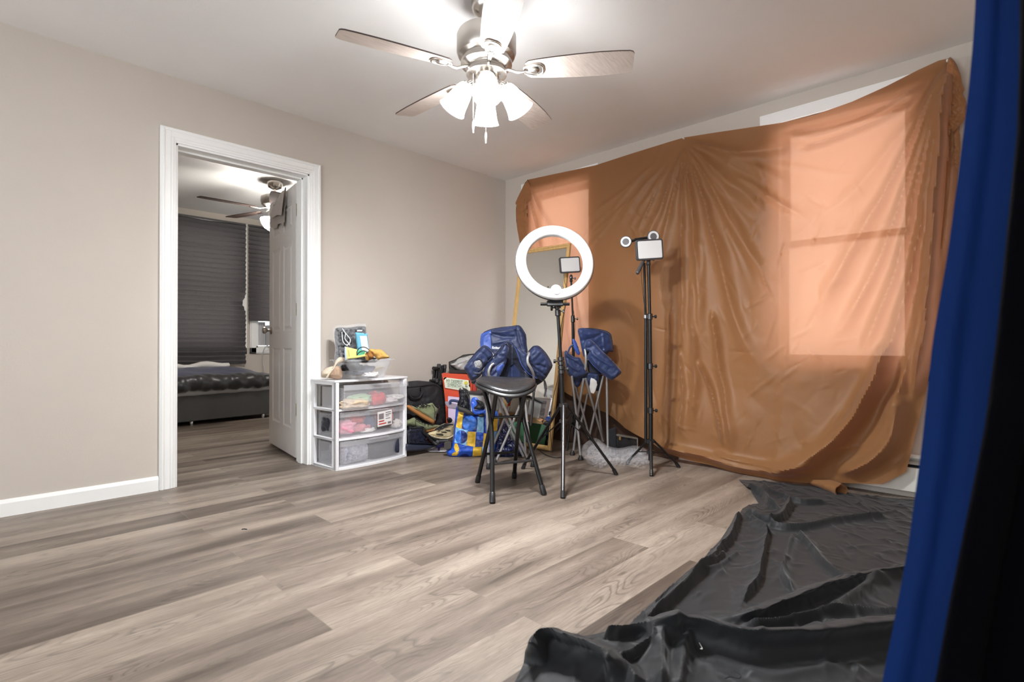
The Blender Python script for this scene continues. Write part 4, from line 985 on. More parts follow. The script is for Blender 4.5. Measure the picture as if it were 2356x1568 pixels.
# ---- near LED stand
G1, G2 = Hh(1499, 1095, 2, 0), Hh(1562, 1075, 2, 0); G3 = Vector((-.40, -1.60, 0)); gc = (G1 + G2 + G3) / 3; dG = dep(gc)
ls = thing('light_stand', 'tall black stand holding a panel light and two small round lights', 'light stand', (gc.x, gc.y, 0))
gb_ = P(1497, 1078, dG); gb_.z = 0
tripod(ls, gb_, (G1, G2, G3), .19, .115, .0105, M_bmetal, .5)
t1 = P(1492, 597, dG); j1 = P(1495, 728, dG); j2 = P(1496, 842, dG); j3 = P(1497, 944, dG)
for a, b, r in ((Vector((gb_.x, gb_.y, .06)), j3, .0155), (j3, j2, .0145), (j2, j1, .013), (j1, t1, .0105)): MB().tube([a, b], r, n=20).build('pole_section', M_bmetal, ls)
for j in (j1, j2, j3):
    MB().lathe([(.014, -.022), (.019, -.018), (.019, .018), (.014, .022)], c=j, n=20).build('pole_clamp', M_gun, ls, ang=25); knob(ls, j + RT * .017, RT, .011)
off = -RT * .026 + FW * .012
MB().tube([P(1496, 1018, dG) + off, P(1496, 728, dG) + off], .011, n=16).tube([P(1495, 728, dG) + off, P(1492, 604, dG) + off], .008, n=16).build('second_pole', M_bmetal, ls)
MB().lathe([(.012, -.014), (.015, -.01), (.015, .01), (.012, .014)], c=j1 + off, n=16).build('pole_clamp', M_chrome, ls, ang=25)
pc = P(1494, 574, dG - .02); nr = -FW + RT * .18 - UP * .05
ux, uy = led_panel(ls, pc, .192, .138, R(4.5), nr)
MB().lathe([(.013, -.04), (.016, -.03), (.012, -.015), (.016, -.005), (.014, .01), (.01, .02)], c=t1 + UP * .0, n=16).build('ball_head', M_gun, ls, ang=25); knob(ls, t1 + RT * .012, RT, .010, M_chrome)
for (x, y, rr_, tilt) in ((1440, 556, .038, -.25), (1503, 544, .040, .05)):
    c = P(x, y, dG + .03); nn = (-FW + RT * tilt).normalized()
    rlp = MB().lathe([(.004, -.014), (rr_ * .8, -.014), (rr_ + .002, -.008), (rr_ + .002, .004), (rr_ - .002, .006)], c=c, axis=nn, n=40).build('round_light', M_gplastic, ls, ang=30)
    MB().lathe([(rr_ * .56, .004), (rr_ * .6, .008), (rr_ - .004, .008), (rr_ - .002, .004)], c=c, axis=nn, n=40, cap=False).build('round_diffuser', M_diff, rlp)
    MB().lathe([(.0005, .0075), (rr_ * .56, .0065), (rr_ * .58, .003)], c=c, axis=nn, n=32, cap=False).build('lamp_centre', mat('mid_grey_plastic', (96, 94, 96), rough=.6), rlp)
MB().tube(T3([(1452, 555, dG + .04), (1462, 551, dG + .04)]), .009, n=12).tube(T3([(1460, 551, dG + .04), (1487, 547, dG + .04)]), .014, n=6, flat=.7).tube(T3([(1487, 547, dG + .05), (1500, 556, dG + .05), (1497, 590, dG + .03)]), .007, n=10).build('cross_arm', M_bplastic, ls, ang=30)
MB().tube(T3([(1482, 598, dG - .01), (1477, 606, dG - .03), (1471, 618, dG - .06), (1467, 627, dG - .08)]), [.009, .0115, .0135, .013], n=16).lathe([(.013, 0), (.010, .007), (.001, .010)], c=P(1467, 627, dG - .08), axis=(P(1467, 628, dG - .08) - P(1471, 618, dG - .06)), n=16).build('tilt_handle', M_gplastic, ls)
MB().tube(smoothpts(T3([(1475, 604, dG - .02), (1476, 640, dG - .01), (1481, 690, dG), (1486, 728, dG), (1488, 760, dG)]), 8), .0016, n=6).build('cord', M_bplastic, ls)

# ---- rear LED stand, behind the ring
dB = 4.30
bc = P(1322, 1031, dB); bc.z = 0
l2 = thing('light_stand', 'thin black light stand with a small panel light seen through the ring light', 'light stand', (bc.x, bc.y, 0))
fB = [Hh(1304, 1036, 2, 0), bc + Vector((-.14, .20, 0)), bc + Vector((.03, -.22, 0))]
tripod(l2, bc, fB, .30, .20, .008, M_bmetal, .5)
t2 = P(1314, 640, dB); k1 = P(1318, 733, dB)
MB().tube([Vector((bc.x, bc.y, .08)), k1], .012, n=16).build('lower_pole', M_bmetal, l2); MB().tube([k1, t2], .008, n=16).build('upper_pole', M_bmetal, l2)
MB().lathe([(.012, -.03), (.016, -.026), (.016, .02), (.010, .03)], c=k1, n=16).build('pole_clamp', M_gun, l2, ang=25); knob(l2, k1 + RT * .014, RT, .010, M_chrome)
led_panel(l2, P(1311, 609, dB), .176, .130, R(5), -FW + RT * .25)
MB().lathe([(.010, -.03), (.014, -.02), (.010, -.01), (.014, 0), (.012, .02), (.008, .03)], c=t2, n=14).build('ball_head', M_gun, l2, ang=25); knob(l2, t2 + RT * .01, RT, .010, M_chrome)
MB().tube(smoothpts(T3([(1297, 628, dB - .02), (1299, 648, dB - .02), (1303, 662, dB), (1303, 700, dB)]), 6), .0018, n=6).tube(smoothpts(T3([(1320, 715, dB - .01), (1323, 740, dB), (1322, 780, dB), (1318, 830, dB + .02)]), 6), .0018, n=6).build('cord', M_bplastic, l2)

# ---- leaning mirror
M_oak = mat('honey_oak_frame', (204, 166, 108), rough=.38, var=.14, vscale=10, stretch=(6, 6, 1), coat=.2)
M_mirror = mat('mirror_silver', (235, 238, 236), rough=.015, metal=1)
A0, B0 = Vector((-.462, -.400, .004)), Vector((-.426, -.933, .004)); T0 = Vector((-.147, -.914, 1.68))
ux_ = (B0 - A0).normalized(); up_ = (T0 - B0); up_ = (up_ - ux_ * up_.dot(ux_)); Hm = up_.length; up_.normalize(); nm = ux_.cross(up_)
if nm.dot(CAM - A0) < 0: nm = -nm
Wm = (B0 - A0).length
mr_ = thing('leaning_mirror', 'tall oak framed mirror leaning against the window wall behind the ring light', 'mirror', tuple((A0 + B0) / 2))
prof = [(0, 0), (0, .020), (.006, .026), (.016, .026), (.020, .020), (.030, .018), (.036, .010), (.036, 0)]
def fp(s, t, h): return A0 + ux_ * s + up_ * t + nm * h
mb = MB(); n = len(prof)
for cs in range(4):
    c0 = [(0, 0), (Wm, 0), (Wm, Hm), (0, Hm)]; sg = [(1, 1), (-1, 1), (-1, -1), (1, -1)]
    a, b = cs, (cs + 1) % 4
    ra = [fp(c0[a][0] + sg[a][0] * o_, c0[a][1] + sg[a][1] * o_, h) for o_, h in prof]; rb_ = [fp(c0[b][0] + sg[b][0] * o_, c0[b][1] + sg[b][1] * o_, h) for o_, h in prof]
    mb.add(ra + rb_, [(i, i + 1, n + i + 1, n + i) for i in range(n - 1)])
mb.build('mirror_frame', M_oak, mr_, smooth=False)
MB().add([fp(.03, .03, .008), fp(Wm - .03, .03, .008), fp(Wm - .03, Hm - .03, .008), fp(.03, Hm - .03, .008)], [(0, 1, 2, 3)]).build('mirror_glass', M_mirror, mr_, smooth=False)
MB().add([fp(.0, .0, 0), fp(Wm, .0, 0), fp(Wm, Hm, 0), fp(0, Hm, 0), fp(.0, .0, .004), fp(Wm, .0, .004), fp(Wm, Hm, .004), fp(0, Hm, .004)], [(0, 1, 2, 3), (7, 6, 5, 4)]).build('backing_board', mat('brown_hardboard', (120, 88, 60), rough=.8), mr_, smooth=False)
# ================================================================ STOOL AND CAMP CHAIRS
M_vinyl = mat('black_vinyl_seat', (34, 34, 36), rough=.28, bump=.12, bscale=70, spec=.6)
M_grey = mat('grey_powder_coat', (150, 148, 148), rough=.35, metal=.35)
st = thing('folding_stool', 'black folding stool with a round padded seat, nearest seat to the camera', 'stool', tuple((Hh(1133, 1155, 2, 0) + Hh(1183, 1098, 2, 0)) / 2))
G = {k: Hh(*q, 2, 0) for k, q in dict(A=(1133, 1157), B=(1099, 1110), C=(1251, 1138), D=(1183, 1100)).items()}
legs = {'A': ((1112, 893, 3.13), (1130, 972, 3.02)), 'B': ((1142, 900, 2.98), (1130, 972, 3.05)), 'C': ((1197, 905, 3.12), (1206, 970, 3.05)), 'D': ((1209, 900, 2.97), (1193, 980, 3.06))}
LG = {}
for k, (a, m_) in legs.items():
    f = G[k] + Vector((0, 0, .012)); pts = smoothpts([P(*a), P(*m_), f], 6); LG[k] = pts
    MB().tube(pts, .0125, n=16).build('leg', M_bmetal, st); d = (pts[-1] - pts[-2]).normalized()
    MB().tube([pts[-1] - d * .045, pts[-1] - d * .04, pts[-1] + d * .004, pts[-1] + d * .010], [.013, .0155, .0165, .015], n=16).build('foot_cap', M_bplastic, st)
def at_y(k, y):
    return min(LG[k], key=lambda p: abs((784 - ((p - CAM).dot(UP) / dep(p)) * FPX) - y))
for ka, kb, y, mm, nm_ in (('B', 'D', 1044, M_bmetal, 0), ('A', 'C', 1063, M_gun, 0), ('B', 'D', 960, M_bmetal, 0)):
    def onleg(k, y):
        pl = LG[k]
        for p, q in zip(pl[:-1], pl[1:]):
            yp, yq = [784 - ((v - CAM).dot(UP) / dep(v)) * FPX for v in (p, q)]
            if yp <= y <= yq: return lerp(p, q, (y - yp) / (yq - yp))
        return pl[-1]
    a, b = onleg(ka, y + (4 if y == 1063 else 0)), onleg(kb, y + (-5 if y > 1000 else -3))
    MB().tube([a, b], .0075, n=12, flat=1).build('crossbar', mm, st)
# saddle seat
sc_c = P(1164, 884, 3.06); R_s = .168
def seat_ring(rf, dz, tilt=1.0):
    out = []
    for k in range(56):
        a = 2 * math.pi * k / 56; ca, sa = math.cos(a), math.sin(a)
        rr_ = R_s * rf * (1 + .04 * math.cos(2 * a)); x, y = rr_ * ca, rr_ * sa * .92
        z = dz + (.020 * (ca * rf) ** 2 * (1 if ca > 0 else .8) - .006 * max(0, -sa * rf) + .024 * max(0, sa * rf) - .030 * max(0, math.cos(a + 1.15)) ** 2 * rf + .010 * max(0, math.cos(a - 2.7)) ** 3 * rf) * tilt
        out.append(sc_c + RT * x + Vector((FW.x, FW.y, 0)) * y + Vector((0, 0, z)))
    return out
MB().loft([seat_ring(.93, -.034), seat_ring(1.0, -.031), seat_ring(1.03, -.020), seat_ring(1.0, -.012), seat_ring(.96, -.008)]).build('seat_rim', M_bplastic, st, ang=50)
MB().loft([seat_ring(.95, -.012), seat_ring(.985, -.004), seat_ring(.97, .006), seat_ring(.88, .014), seat_ring(.6, .018, 1), seat_ring(.3, .017), seat_ring(.02, .016)]).build('seat_cushion', M_vinyl, st, ang=70)

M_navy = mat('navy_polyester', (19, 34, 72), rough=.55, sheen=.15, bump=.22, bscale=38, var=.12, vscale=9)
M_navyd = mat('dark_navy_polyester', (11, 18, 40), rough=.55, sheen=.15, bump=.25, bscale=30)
M_roy = mat('royal_blue_polyester', (44, 72, 148), rough=.5, sheen=.2, bump=.2, bscale=38)
M_mesh = mat('grey_mesh_net', (140, 140, 142), rough=.7, bump=.5, bscale=240, var=.25, vscale=90)
M_letter = mat('white_lettering', (236, 236, 240), rough=.6)
M_pipe = mat('navy_piping', (16, 22, 48), rough=.6)
z7 = lambda pts: [(1060 + a / 8.71, 740 + b / 8.71) for a, b in pts]
def piping(root, pts, d, r=.0022, m=None, parent=None, closed=False):
    sp_ = smoothpts([P(x, y, d(x, y) if callable(d) else d) for x, y in pts], 4)
    return MB().tube(sp_, r, n=6).build('piping', m or M_pipe, parent or root)
d0 = 3.62
c1 = thing('camp_chair', 'navy folding camp chair standing half closed behind the black stool', 'camp chair', tuple(Vector((P(1170, 1000, 3.75).x, P(1170, 1000, 3.75).y, 0))), 0, None)
bo = z7([(395, 285), (460, 210), (600, 150), (800, 110), (1000, 90), (1130, 72), (1200, 95), (1260, 180), (1310, 270), (1325, 450), (1335, 640), (1200, 760), (900, 800), (600, 720), (405, 560)])
bp = panel('backrest', bo, lambda x, y: 3.74 + (820 - y) * .0006, .05, [M_navy, M_roy], c1, edge=9, sp=2.6, nz=0.0050, ns=12, regions=[(z7([(350, 260), (500, 200), (602, 165), (612, 540), (380, 560)]), 1)],
    folds=[(z7([(620, 240), (850, 300), (1060, 300)]), 3.5, -.014), (z7([(620, 180), (850, 200), (1100, 130)]), 4, .008), (z7([(1120, 120), (1160, 350), (1240, 560)]), 3, -.010), (z7([(650, 420), (900, 380), (980, 360)]), 3, .008)])
piping(c1, bo[1:9], 3.715, parent=bp)
def text_on(name, txt, px0, px1, y, d, m, parent, hpx, slope=0, up=None, bold=.0):
    cu = bpy.data.curves.new(name, 'FONT'); cu.body = txt; cu.extrude = .0008; cu.offset = bold; cu.size = 1
    o = bpy.data.objects.new('tmp', cu); C.objects.link(o); bpy.context.view_layer.update()
    dg = bpy.context.evaluated_depsgraph_get(); me = bpy.data.meshes.new_from_object(o.evaluated_get(dg)); bpy.data.objects.remove(o)
    v = [q.co.copy() for q in me.vertices]; f = [tuple(p_.vertices) for p_ in me.polygons]
    x0 = min(q.x for q in v); x1 = max(q.x for q in v); y0 = min(q.y for q in v); y1 = max(q.y for q in v)
    vs = []
    for q in v:
        u = (q.x - x0) / (x1 - x0); w_ = (q.y - y0) / (y1 - y0)
        X_ = px0 + (px1 - px0) * u; Y_ = y + slope * (X_ - px0) - w_ * hpx
        dd = d(X_, Y_) if callable(d) else d
        vs.append(P(X_, Y_, dd - .0012 * (1 + q.z * 400)))
    bpy.data.meshes.remove(me)
    return link(name, vs, f, m, parent, smooth=False)
text_on('lettering', 'Embark', 1132.5, 1154, 801.6, 3.702, M_letter, bp, 5.0, .03, bold=.02)
sg = z7([(330, 1150), (560, 1000), (860, 1000), (1300, 1020), (1640, 1150), (1640, 1200), (1480, 1300), (1250, 1420), (1080, 1500), (960, 1640), (890, 1560), (760, 1400), (500, 1280), (240, 1240), (215, 1185)])
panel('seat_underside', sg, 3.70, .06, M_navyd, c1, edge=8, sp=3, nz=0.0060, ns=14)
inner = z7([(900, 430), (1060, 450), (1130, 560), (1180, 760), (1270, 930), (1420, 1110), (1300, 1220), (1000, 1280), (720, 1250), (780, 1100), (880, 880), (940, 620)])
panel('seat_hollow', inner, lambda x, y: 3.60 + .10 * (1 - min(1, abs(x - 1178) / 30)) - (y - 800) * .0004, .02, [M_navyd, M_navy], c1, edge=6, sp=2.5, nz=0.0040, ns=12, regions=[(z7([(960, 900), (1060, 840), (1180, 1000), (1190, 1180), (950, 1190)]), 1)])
lo = z7([(545, 800), (640, 700), (760, 570), (880, 415), (940, 440), (965, 560), (940, 700), (890, 870), (820, 1020), (760, 1120), (660, 1240), (560, 1230), (470, 1140), (420, 1060), (470, 930)])
l_ = panel('seat_left_fold', lo, lambda x, y: 3.56 - (y - 800) * .0002, .055, [M_navy, M_roy], c1, edge=7, sp=2.5, nz=0.0060, ns=9, regions=[(z7([(730, 900), (850, 830), (880, 880), (780, 1090), (710, 960)]), 1)],
    folds=[(z7([(640, 920), (760, 860), (880, 760)]), 2.5, -.010), (z7([(640, 1080), (720, 1000), (790, 1090)]), 2.5, -.009), (z7([(720, 620), (850, 640), (940, 600)]), 3, .006)])
piping(c1, z7([(545, 800), (640, 700), (760, 570), (880, 415), (1000, 405), (1060, 440)]), 3.53, r=.0035, parent=l_)
ro = z7([(985, 405), (1060, 440), (1130, 500), (1240, 575), (1340, 650), (1370, 760), (1400, 900), (1500, 1040), (1535, 1135), (1430, 1090), (1300, 980), (1210, 850), (1150, 660), (1090, 520)])
r_ = panel('seat_right_fold', ro, 3.57, .04, M_navy, c1, edge=6, sp=2.5, nz=0.0030, ns=10)
piping(c1, z7([(985, 405), (1090, 520), (1150, 660), (1200, 820), (1290, 960), (1400, 1060), (1535, 1135)]), 3.545, r=.0022, m=M_roy, parent=r_)
la = z7([(440, 490), (495, 478), (560, 515), (640, 600), (700, 680), (640, 740), (560, 800), (500, 880), (440, 960), (400, 1080), (300, 1150), (210, 1180), (165, 1110), (110, 1000), (65, 920), (130, 820), (240, 690), (340, 575)])
A1 = panel('armrest', la, lambda x, y: 3.55 - (1115 - x) * .0008, .075, M_navy, c1, edge=8, sp=2.6, nz=0.0060, ns=12, folds=[(z7([(370, 590), (480, 660), (560, 760)]), 2.5, -.010), (z7([(430, 980), (360, 1080), (260, 1110)]), 2.2, .010)])
ccx, ccy = 1060 + 330 / 8.71, 740 + 850 / 8.71
circ = lambda r, sy=1, n=20, cx=None, cy=None: [((cx or ccx) + r * math.cos(2 * math.pi * k / n), (cy or ccy) + r * sy * math.sin(2 * math.pi * k / n)) for k in range(n)]
panel('cup_net', circ(12.6, 1.05), 3.512, .04, M_mesh, A1, edge=7, sp=2.0, nz=0.0050, ns=5, round_=False)
MB().tube([P(x, y, 3.498) for x, y in circ(13.4, 1.05, 28)], .0035, n=8, closed=True).build('cup_rim', M_pipe, A1)
panel('cup_net_bag', z7([(230, 940), (330, 1000), (430, 960), (440, 1020), (380, 1080), (260, 1090), (230, 1040)]), 3.508, .03, M_navyd, A1, edge=4, sp=2.2, nz=0.0040, ns=5)
piping(c1, z7([(130, 825), (240, 690), (340, 575), (440, 490), (495, 478), (560, 515), (640, 600), (700, 690)]), 3.518, parent=A1, r=.003)
ra = z7([(1440, 500), (1500, 480), (1580, 500), (1700, 620), (1790, 760), (1838, 880), (1800, 970), (1750, 1060), (1700, 1135), (1640, 1190), (1560, 1130), (1500, 1090), (1440, 960), (1390, 850), (1345, 740), (1340, 640)])
A2 = panel('armrest', ra, lambda x, y: 3.57 + (x - 1225) * .0006, .09, M_navy, c1, edge=9, sp=2.6, nz=0.0060, ns=12, folds=[(z7([(1430, 880), (1560, 980), (1700, 1080)]), 2.5, -.012), (z7([(1420, 760), (1560, 640), (1620, 560)]), 3, .006), (z7([(1500, 860), (1600, 870), (1700, 920)]), 2.5, -.010), (z7([(1380, 560), (1480, 540), (1580, 540)]), 2.5, -.008)])
piping(c1, z7([(1390, 840), (1450, 900), (1560, 990), (1700, 1100)]), 3.525, parent=A2)
piping(c1, z7([(1350, 600), (1440, 500), (1500, 480), (1580, 500), (1700, 620), (1790, 760), (1838, 880)]), 3.55, parent=A2, r=.003)
tub = lambda pts, r=.0095, nm_='frame_tube', root=None, m=None: MB().tube(smoothpts(T3(pts), 6) if len(pts) > 2 else T3(pts), r, n=14).build(nm_, m or M_grey, root)
tub([(1136, 836, 3.52), (1129, 842, 3.51), (1124.5, 855, 3.50), (1127, 870, 3.52), (1135, 884, 3.56), (1138, 900, 3.6)], root=c1)
tub([(1133, 812, 3.56), (1136, 822, 3.54), (1136, 832, 3.56)], .008, root=c1)
tub([(1219, 812, 3.55), (1214, 823, 3.52), (1215, 836, 3.51), (1222, 848, 3.52), (1228, 864, 3.55), (1229, 900, 3.62)], root=c1)
for pts in ([(1147, 905, 3.66), (1184, 989, 3.74), (1214, 1054, 3.84)], [(1143, 905, 3.76), (1162, 961, 3.82), (1204, 1049, 3.93)], [(1199, 925, 3.70), (1175, 983, 3.74), (1139, 1066, 3.74)], [(1172, 935, 3.80), (1157, 972, 3.86), (1135, 1024, 3.92)],
            [(1207, 900, 3.72), (1212, 960, 3.70), (1220, 1030, 3.66), (1226, 1072, 3.66)], [(1214, 920, 3.92), (1208, 990, 3.93), (1209, 1045, 3.95)], [(1118, 895, 3.60), (1121, 960, 3.60), (1123, 1020, 3.60), (1124, 1078, 3.60)]):
    tub(pts, .0088, 'leg', c1)
tub([(1229, 880, 3.62), (1226, 930, 3.62), (1221, 978, 3.63)], .0085, 'leg', c1, M_gun); tub([(1128, 880, 3.62), (1127, 920, 3.62), (1129, 966, 3.62)], .0085, 'leg', c1)
for x, y, d in ((1124, 1078, 3.60), (1226, 1072, 3.66), (1214, 1054, 3.84), (1139, 1066, 3.74)):
    p = P(x, y, d); MB().lathe([(.016, -.014), (.018, -.010), (.013, .022), (.010, .026)], c=(p.x, p.y, .015), n=16).build('foot_cap', M_bplastic, c1)
for x, y, d in ((1175, 977, 3.735), (1172, 979, 3.72), (1215, 969, 3.68)):
    MB().lathe([(.005, 0), (.004, .003), (.001, .004)], c=P(x, y, d), axis=-FW, n=10).build('rivet', M_chrome, c1)
panel('strap', z7([(1665, 1160), (1700, 1190), (1730, 1300), (1715, 1420), (1690, 1500), (1660, 1480), (1680, 1380), (1665, 1270)]), 3.6, .008, M_gplastic, c1, edge=2, sp=2, nz=0.0020, ns=4)

# second chair
z1 = lambda pts: [(1290 + a / 4.9, 740 + b / 4.9) for a, b in pts]
M_navy2 = mat('faded_navy_polyester', (27, 45, 88), rough=.55, sheen=.15, bump=.22, bscale=38, var=.12, vscale=9)
c2 = thing('camp_chair', 'navy folding camp chair with a white tag, standing closed behind the ring light stand', 'camp chair', tuple(Vector((P(1352, 1000, 4.05).x, P(1352, 1000, 4.05).y, 0))))
bo = z1([(198, 80), (330, 72), (480, 95), (555, 130), (576, 190), (592, 300), (582, 337), (545, 340), (520, 372), (480, 420), (380, 440), (270, 400), (240, 330), (215, 200)])
b2 = panel('backrest', bo, lambda x, y: 4.02 + (x - 1370) * .001, .06, M_navy2, c2, edge=8, sp=2.4, nz=0.0060, ns=12, folds=[(z1([(210, 220), (380, 180), (470, 130)]), 2.6, -.010), (z1([(475, 130), (485, 230), (500, 340)]), 2.4, .010), (z1([(240, 110), (300, 150), (420, 120)]), 3, .008)])
piping(c2, z1([(198, 80), (330, 72), (480, 95), (555, 130), (576, 190), (592, 300)]), 3.995, r=.0025, parent=b2)
ro = z1([(270, 290), (275, 230), (300, 200), (340, 200), (400, 255), (470, 330), (560, 410), (640, 500), (684, 565), (650, 610), (600, 645), (570, 658), (510, 615), (420, 540), (350, 470), (300, 400), (320, 340), (285, 330)])
a3 = panel('armrest', ro, lambda x, y: 3.94 - (x - 1345) * .0006, .07, M_navy2, c2, edge=7, sp=2.4, nz=0.0060, ns=11, folds=[(z1([(330, 330), (440, 420), (580, 500)]), 3.2, .010), (z1([(600, 640), (640, 580), (670, 540)]), 3, .010), (z1([(280, 290), (330, 290), (380, 260)]), 2.2, -.010)])
piping(c2, z1([(300, 400), (350, 470), (420, 540), (510, 615), (570, 658)]), 3.91, r=.0022, parent=a3, m=M_roy)
lo = z1([(40, 350), (62, 322), (110, 365), (160, 395), (220, 405), (260, 470), (300, 560), (290, 600), (230, 625), (150, 650), (90, 600), (60, 540), (48, 440)])
a4 = panel('armrest', lo, 3.96, .06, M_navy, c2, edge=6, sp=2.4, nz=0.0050, ns=10, folds=[(z1([(60, 400), (150, 450), (260, 520)]), 2.2, -.010), (z1([(70, 460), (140, 520), (200, 550)]), 2.2, .008)])
panel('seat_fabric', z1([(130, 620), (200, 600), (300, 570), (400, 580), (462, 574), (440, 600), (425, 700), (400, 770), (330, 750), (250, 655), (215, 720), (170, 730), (150, 680)]), 3.99, .03, M_navy, c2, edge=5, sp=2.4, nz=0.0040, ns=10)
panel('seat_fold', z1([(130, 198), (165, 208), (200, 290), (218, 360), (190, 370), (150, 300)]), 4.0, .02, M_roy, c2, edge=4, sp=2, nz=0.0020, ns=6)
panel('seat_lining', z1([(425, 620), (475, 600), (460, 700), (440, 765), (390, 775), (405, 700)]), 4.02, .02, M_bag, c2, edge=4, sp=2.4)
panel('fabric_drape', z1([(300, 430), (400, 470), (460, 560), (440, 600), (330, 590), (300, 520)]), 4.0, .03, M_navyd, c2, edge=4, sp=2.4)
M_tag = mat('white_care_tag', (222, 220, 216), rough=.7, bump=.2, bscale=60)
panel('care_tag', z1([(342, 630), (412, 672), (405, 730), (372, 808), (318, 772), (330, 700)]), 3.965, .004, M_tag, c2, edge=3, sp=2.2, nz=0.0020, ns=7, n=2)
tub([(1346, 803, 3.95), (1348, 822, 3.93), (1347, 845, 3.94), (1344, 860, 3.97)], .0095, root=c2)
tub([(1306, 812, 4.0), (1312, 798, 4.0), (1322, 792, 4.0), (1330, 800, 4.0)], .007, root=c2, m=M_navy2)
for pts in ([(1315.5, 864, 3.93), (1324.7, 940, 3.92), (1336, 1056, 3.88)], [(1343, 870, 3.95), (1330, 950, 4.0), (1318.6, 1043, 4.06)], [(1347, 870, 3.93), (1368, 945, 4.0), (1388, 1014, 4.1)], [(1388, 864, 4.0), (1370, 940, 4.0), (1355, 1008, 4.05)],
            [(1396, 864, 3.97), (1397, 950, 3.95), (1398.5, 1028, 3.92)], [(1322, 880, 4.12), (1340, 945, 4.12), (1356, 1003, 4.12)], [(1372, 885, 4.15), (1380, 960, 4.15), (1386, 1013, 4.13)], [(1352, 905, 4.18), (1340, 960, 4.18), (1333, 985, 4.18)]):
    tub(pts, .0088, 'leg', c2)
for x, y, d in ((1336, 1056, 3.88), (1317, 1044, 4.05), (1398, 1028, 3.95), (1355, 1008, 4.05)):
    p = P(x, y, d); MB().lathe([(.020, -.014), (.021, -.008), (.013, .014), (.010, .020)], c=(p.x, p.y, .015), n=16).build('foot_cap', M_bplastic, c2)
# ================================================================ STORAGE CART
FL = Vector((-1.930, -.318, 0)); wv = Vector((.9962, .0865, 0)); dv = Vector((-.0865, .9962, 0)); WC, DC, HCt = .600, .300, .602
M_cartw = mat('white_cart_plastic', (244, 244, 247), rough=.35)
def clear_mat(name, rgb, tr, rough=.25, whit=.5):
    m = bpy.data.materials.new(name); m.use_nodes = True; nt = m.node_tree; N = nt.nodes; L = nt.links; b = N['Principled BSDF']
    b.inputs['Base Color'].default_value = lin(rgb); b.inputs['Roughness'].default_value = rough
    t = N.new('ShaderNodeBsdfTransparent'); t.inputs[0].default_value = (1, 1, 1, 1)
    mx = N.new('ShaderNodeMixShader'); mx.inputs[0].default_value = tr; L.new(b.outputs[0], mx.inputs[1]); L.new(t.outputs[0], mx.inputs[2]); L.new(mx.outputs[0], N['Material Output'].inputs[0]); return m
M_clear = clear_mat('frosted_clear_plastic', (228, 228, 232), .81)
M_clearbin = clear_mat('clear_bin_plastic', (232, 234, 238), .76, rough=.12)
M_film = clear_mat('clear_plastic_film', (235, 236, 240), .86, rough=.06)
def cl(u, v, z): return FL + wv * u + dv * v + Vector((0, 0, z))
CR = Matrix((wv, dv, Vector((0, 0, 1)))).transposed()
def cbox(mb, u0, u1, v0, v1, z0, z1, m=0): return mb.box(cl((u0 + u1) / 2, (v0 + v1) / 2, (z0 + z1) / 2), (u1 - u0, v1 - v0, z1 - z0), CR, m)
cart = thing('storage_cart', 'white three drawer plastic storage cart with clear drawers beside the doorway', 'storage cart', tuple(cl(.3, .15, 0)))
mb = MB()
for u0 in (0, WC - .03):
    for v0, v1 in ((0, .05), (DC - .035, DC)): cbox(mb, u0, u0 + .022, v0, v1, 0, .59)
    for z0, z1 in ((0, .022), (.195, .215), (.392, .412), (.57, .592)): cbox(mb, u0, u0 + .020, .02, DC - .02, z0, z1)
cbox(mb, 0, WC, DC - .01, DC, 0, .04); cbox(mb, 0, WC, DC - .01, DC, .55, .59)
for u0 in (0, WC - .022): cbox(mb, u0, u0 + .022, -.006, .03, 0, .59)
mb.build('frame', M_cartw, cart, bevel=.004)
def bow(u): return .036 * (1 - ((u / WC) * 2 - 1) ** 2)
def bowed(z0, z1, v1, ext=0, u0=0, u1=WC, n=20, inner=None, off=0):
    """slab whose front edge bows toward the room"""
    us = [u0 + (u1 - u0) * k / n for k in range(n + 1)]
    ol = [cl(u, -bow(u) - ext + off, 0) for u in us] + [cl(u, (v1 if inner is None else -bow(u) - ext + off + inner), 0) for u in reversed(us)]
    return MB().loft([[p + Vector((0, 0, z0)) for p in ol], [p + Vector((0, 0, z1)) for p in ol]])
bowed(.590, .604, DC, ext=.006, u0=-.008, u1=WC + .008).build('top_panel', M_cartw, cart, bevel=.003, ang=30)
for z0, z1 in ((0, .020), (.197, .212), (.394, .409)): bowed(z0, z1, DC - .02, ext=.0).build('shelf_rail', M_cartw, cart, bevel=.002, ang=30)
pull = [.045, .0, .0]
for k, (z0, z1) in enumerate(((.412, .572), (.215, .388), (.023, .192))):
    s = pull[k]; dr = bowed(z0, z1, 0, u0=.034, u1=WC - .034, inner=.003, off=-s + .010).build('drawer', M_clear, cart, smooth=True, ang=30)
    mb = MB(); 
    for u in (.036, WC - .039): cbox(mb, u, u + .003, -s, DC - .03 - s, z0, z1 - .02)
    cbox(mb, .036, WC - .036, -s, DC - .03 - s, z0, z0 + .003); cbox(mb, .036, WC - .036, DC - .033 - s, DC - .03 - s, z0, z1 - .02)
    mb.build('drawer_tray', M_clear, dr, smooth=False)
    bowed(z1 - .034, z1, 0, u0=.030, u1=WC - .030, inner=.012, off=-s - .004).build('drawer_lip', M_clear, dr, ang=30)
    bowed(z1 - .010, z1 + .002, 0, u0=.24, u1=.40, inner=.03, off=-s - .018).build('drawer_pull', M_clear, dr, bevel=.003, ang=30)
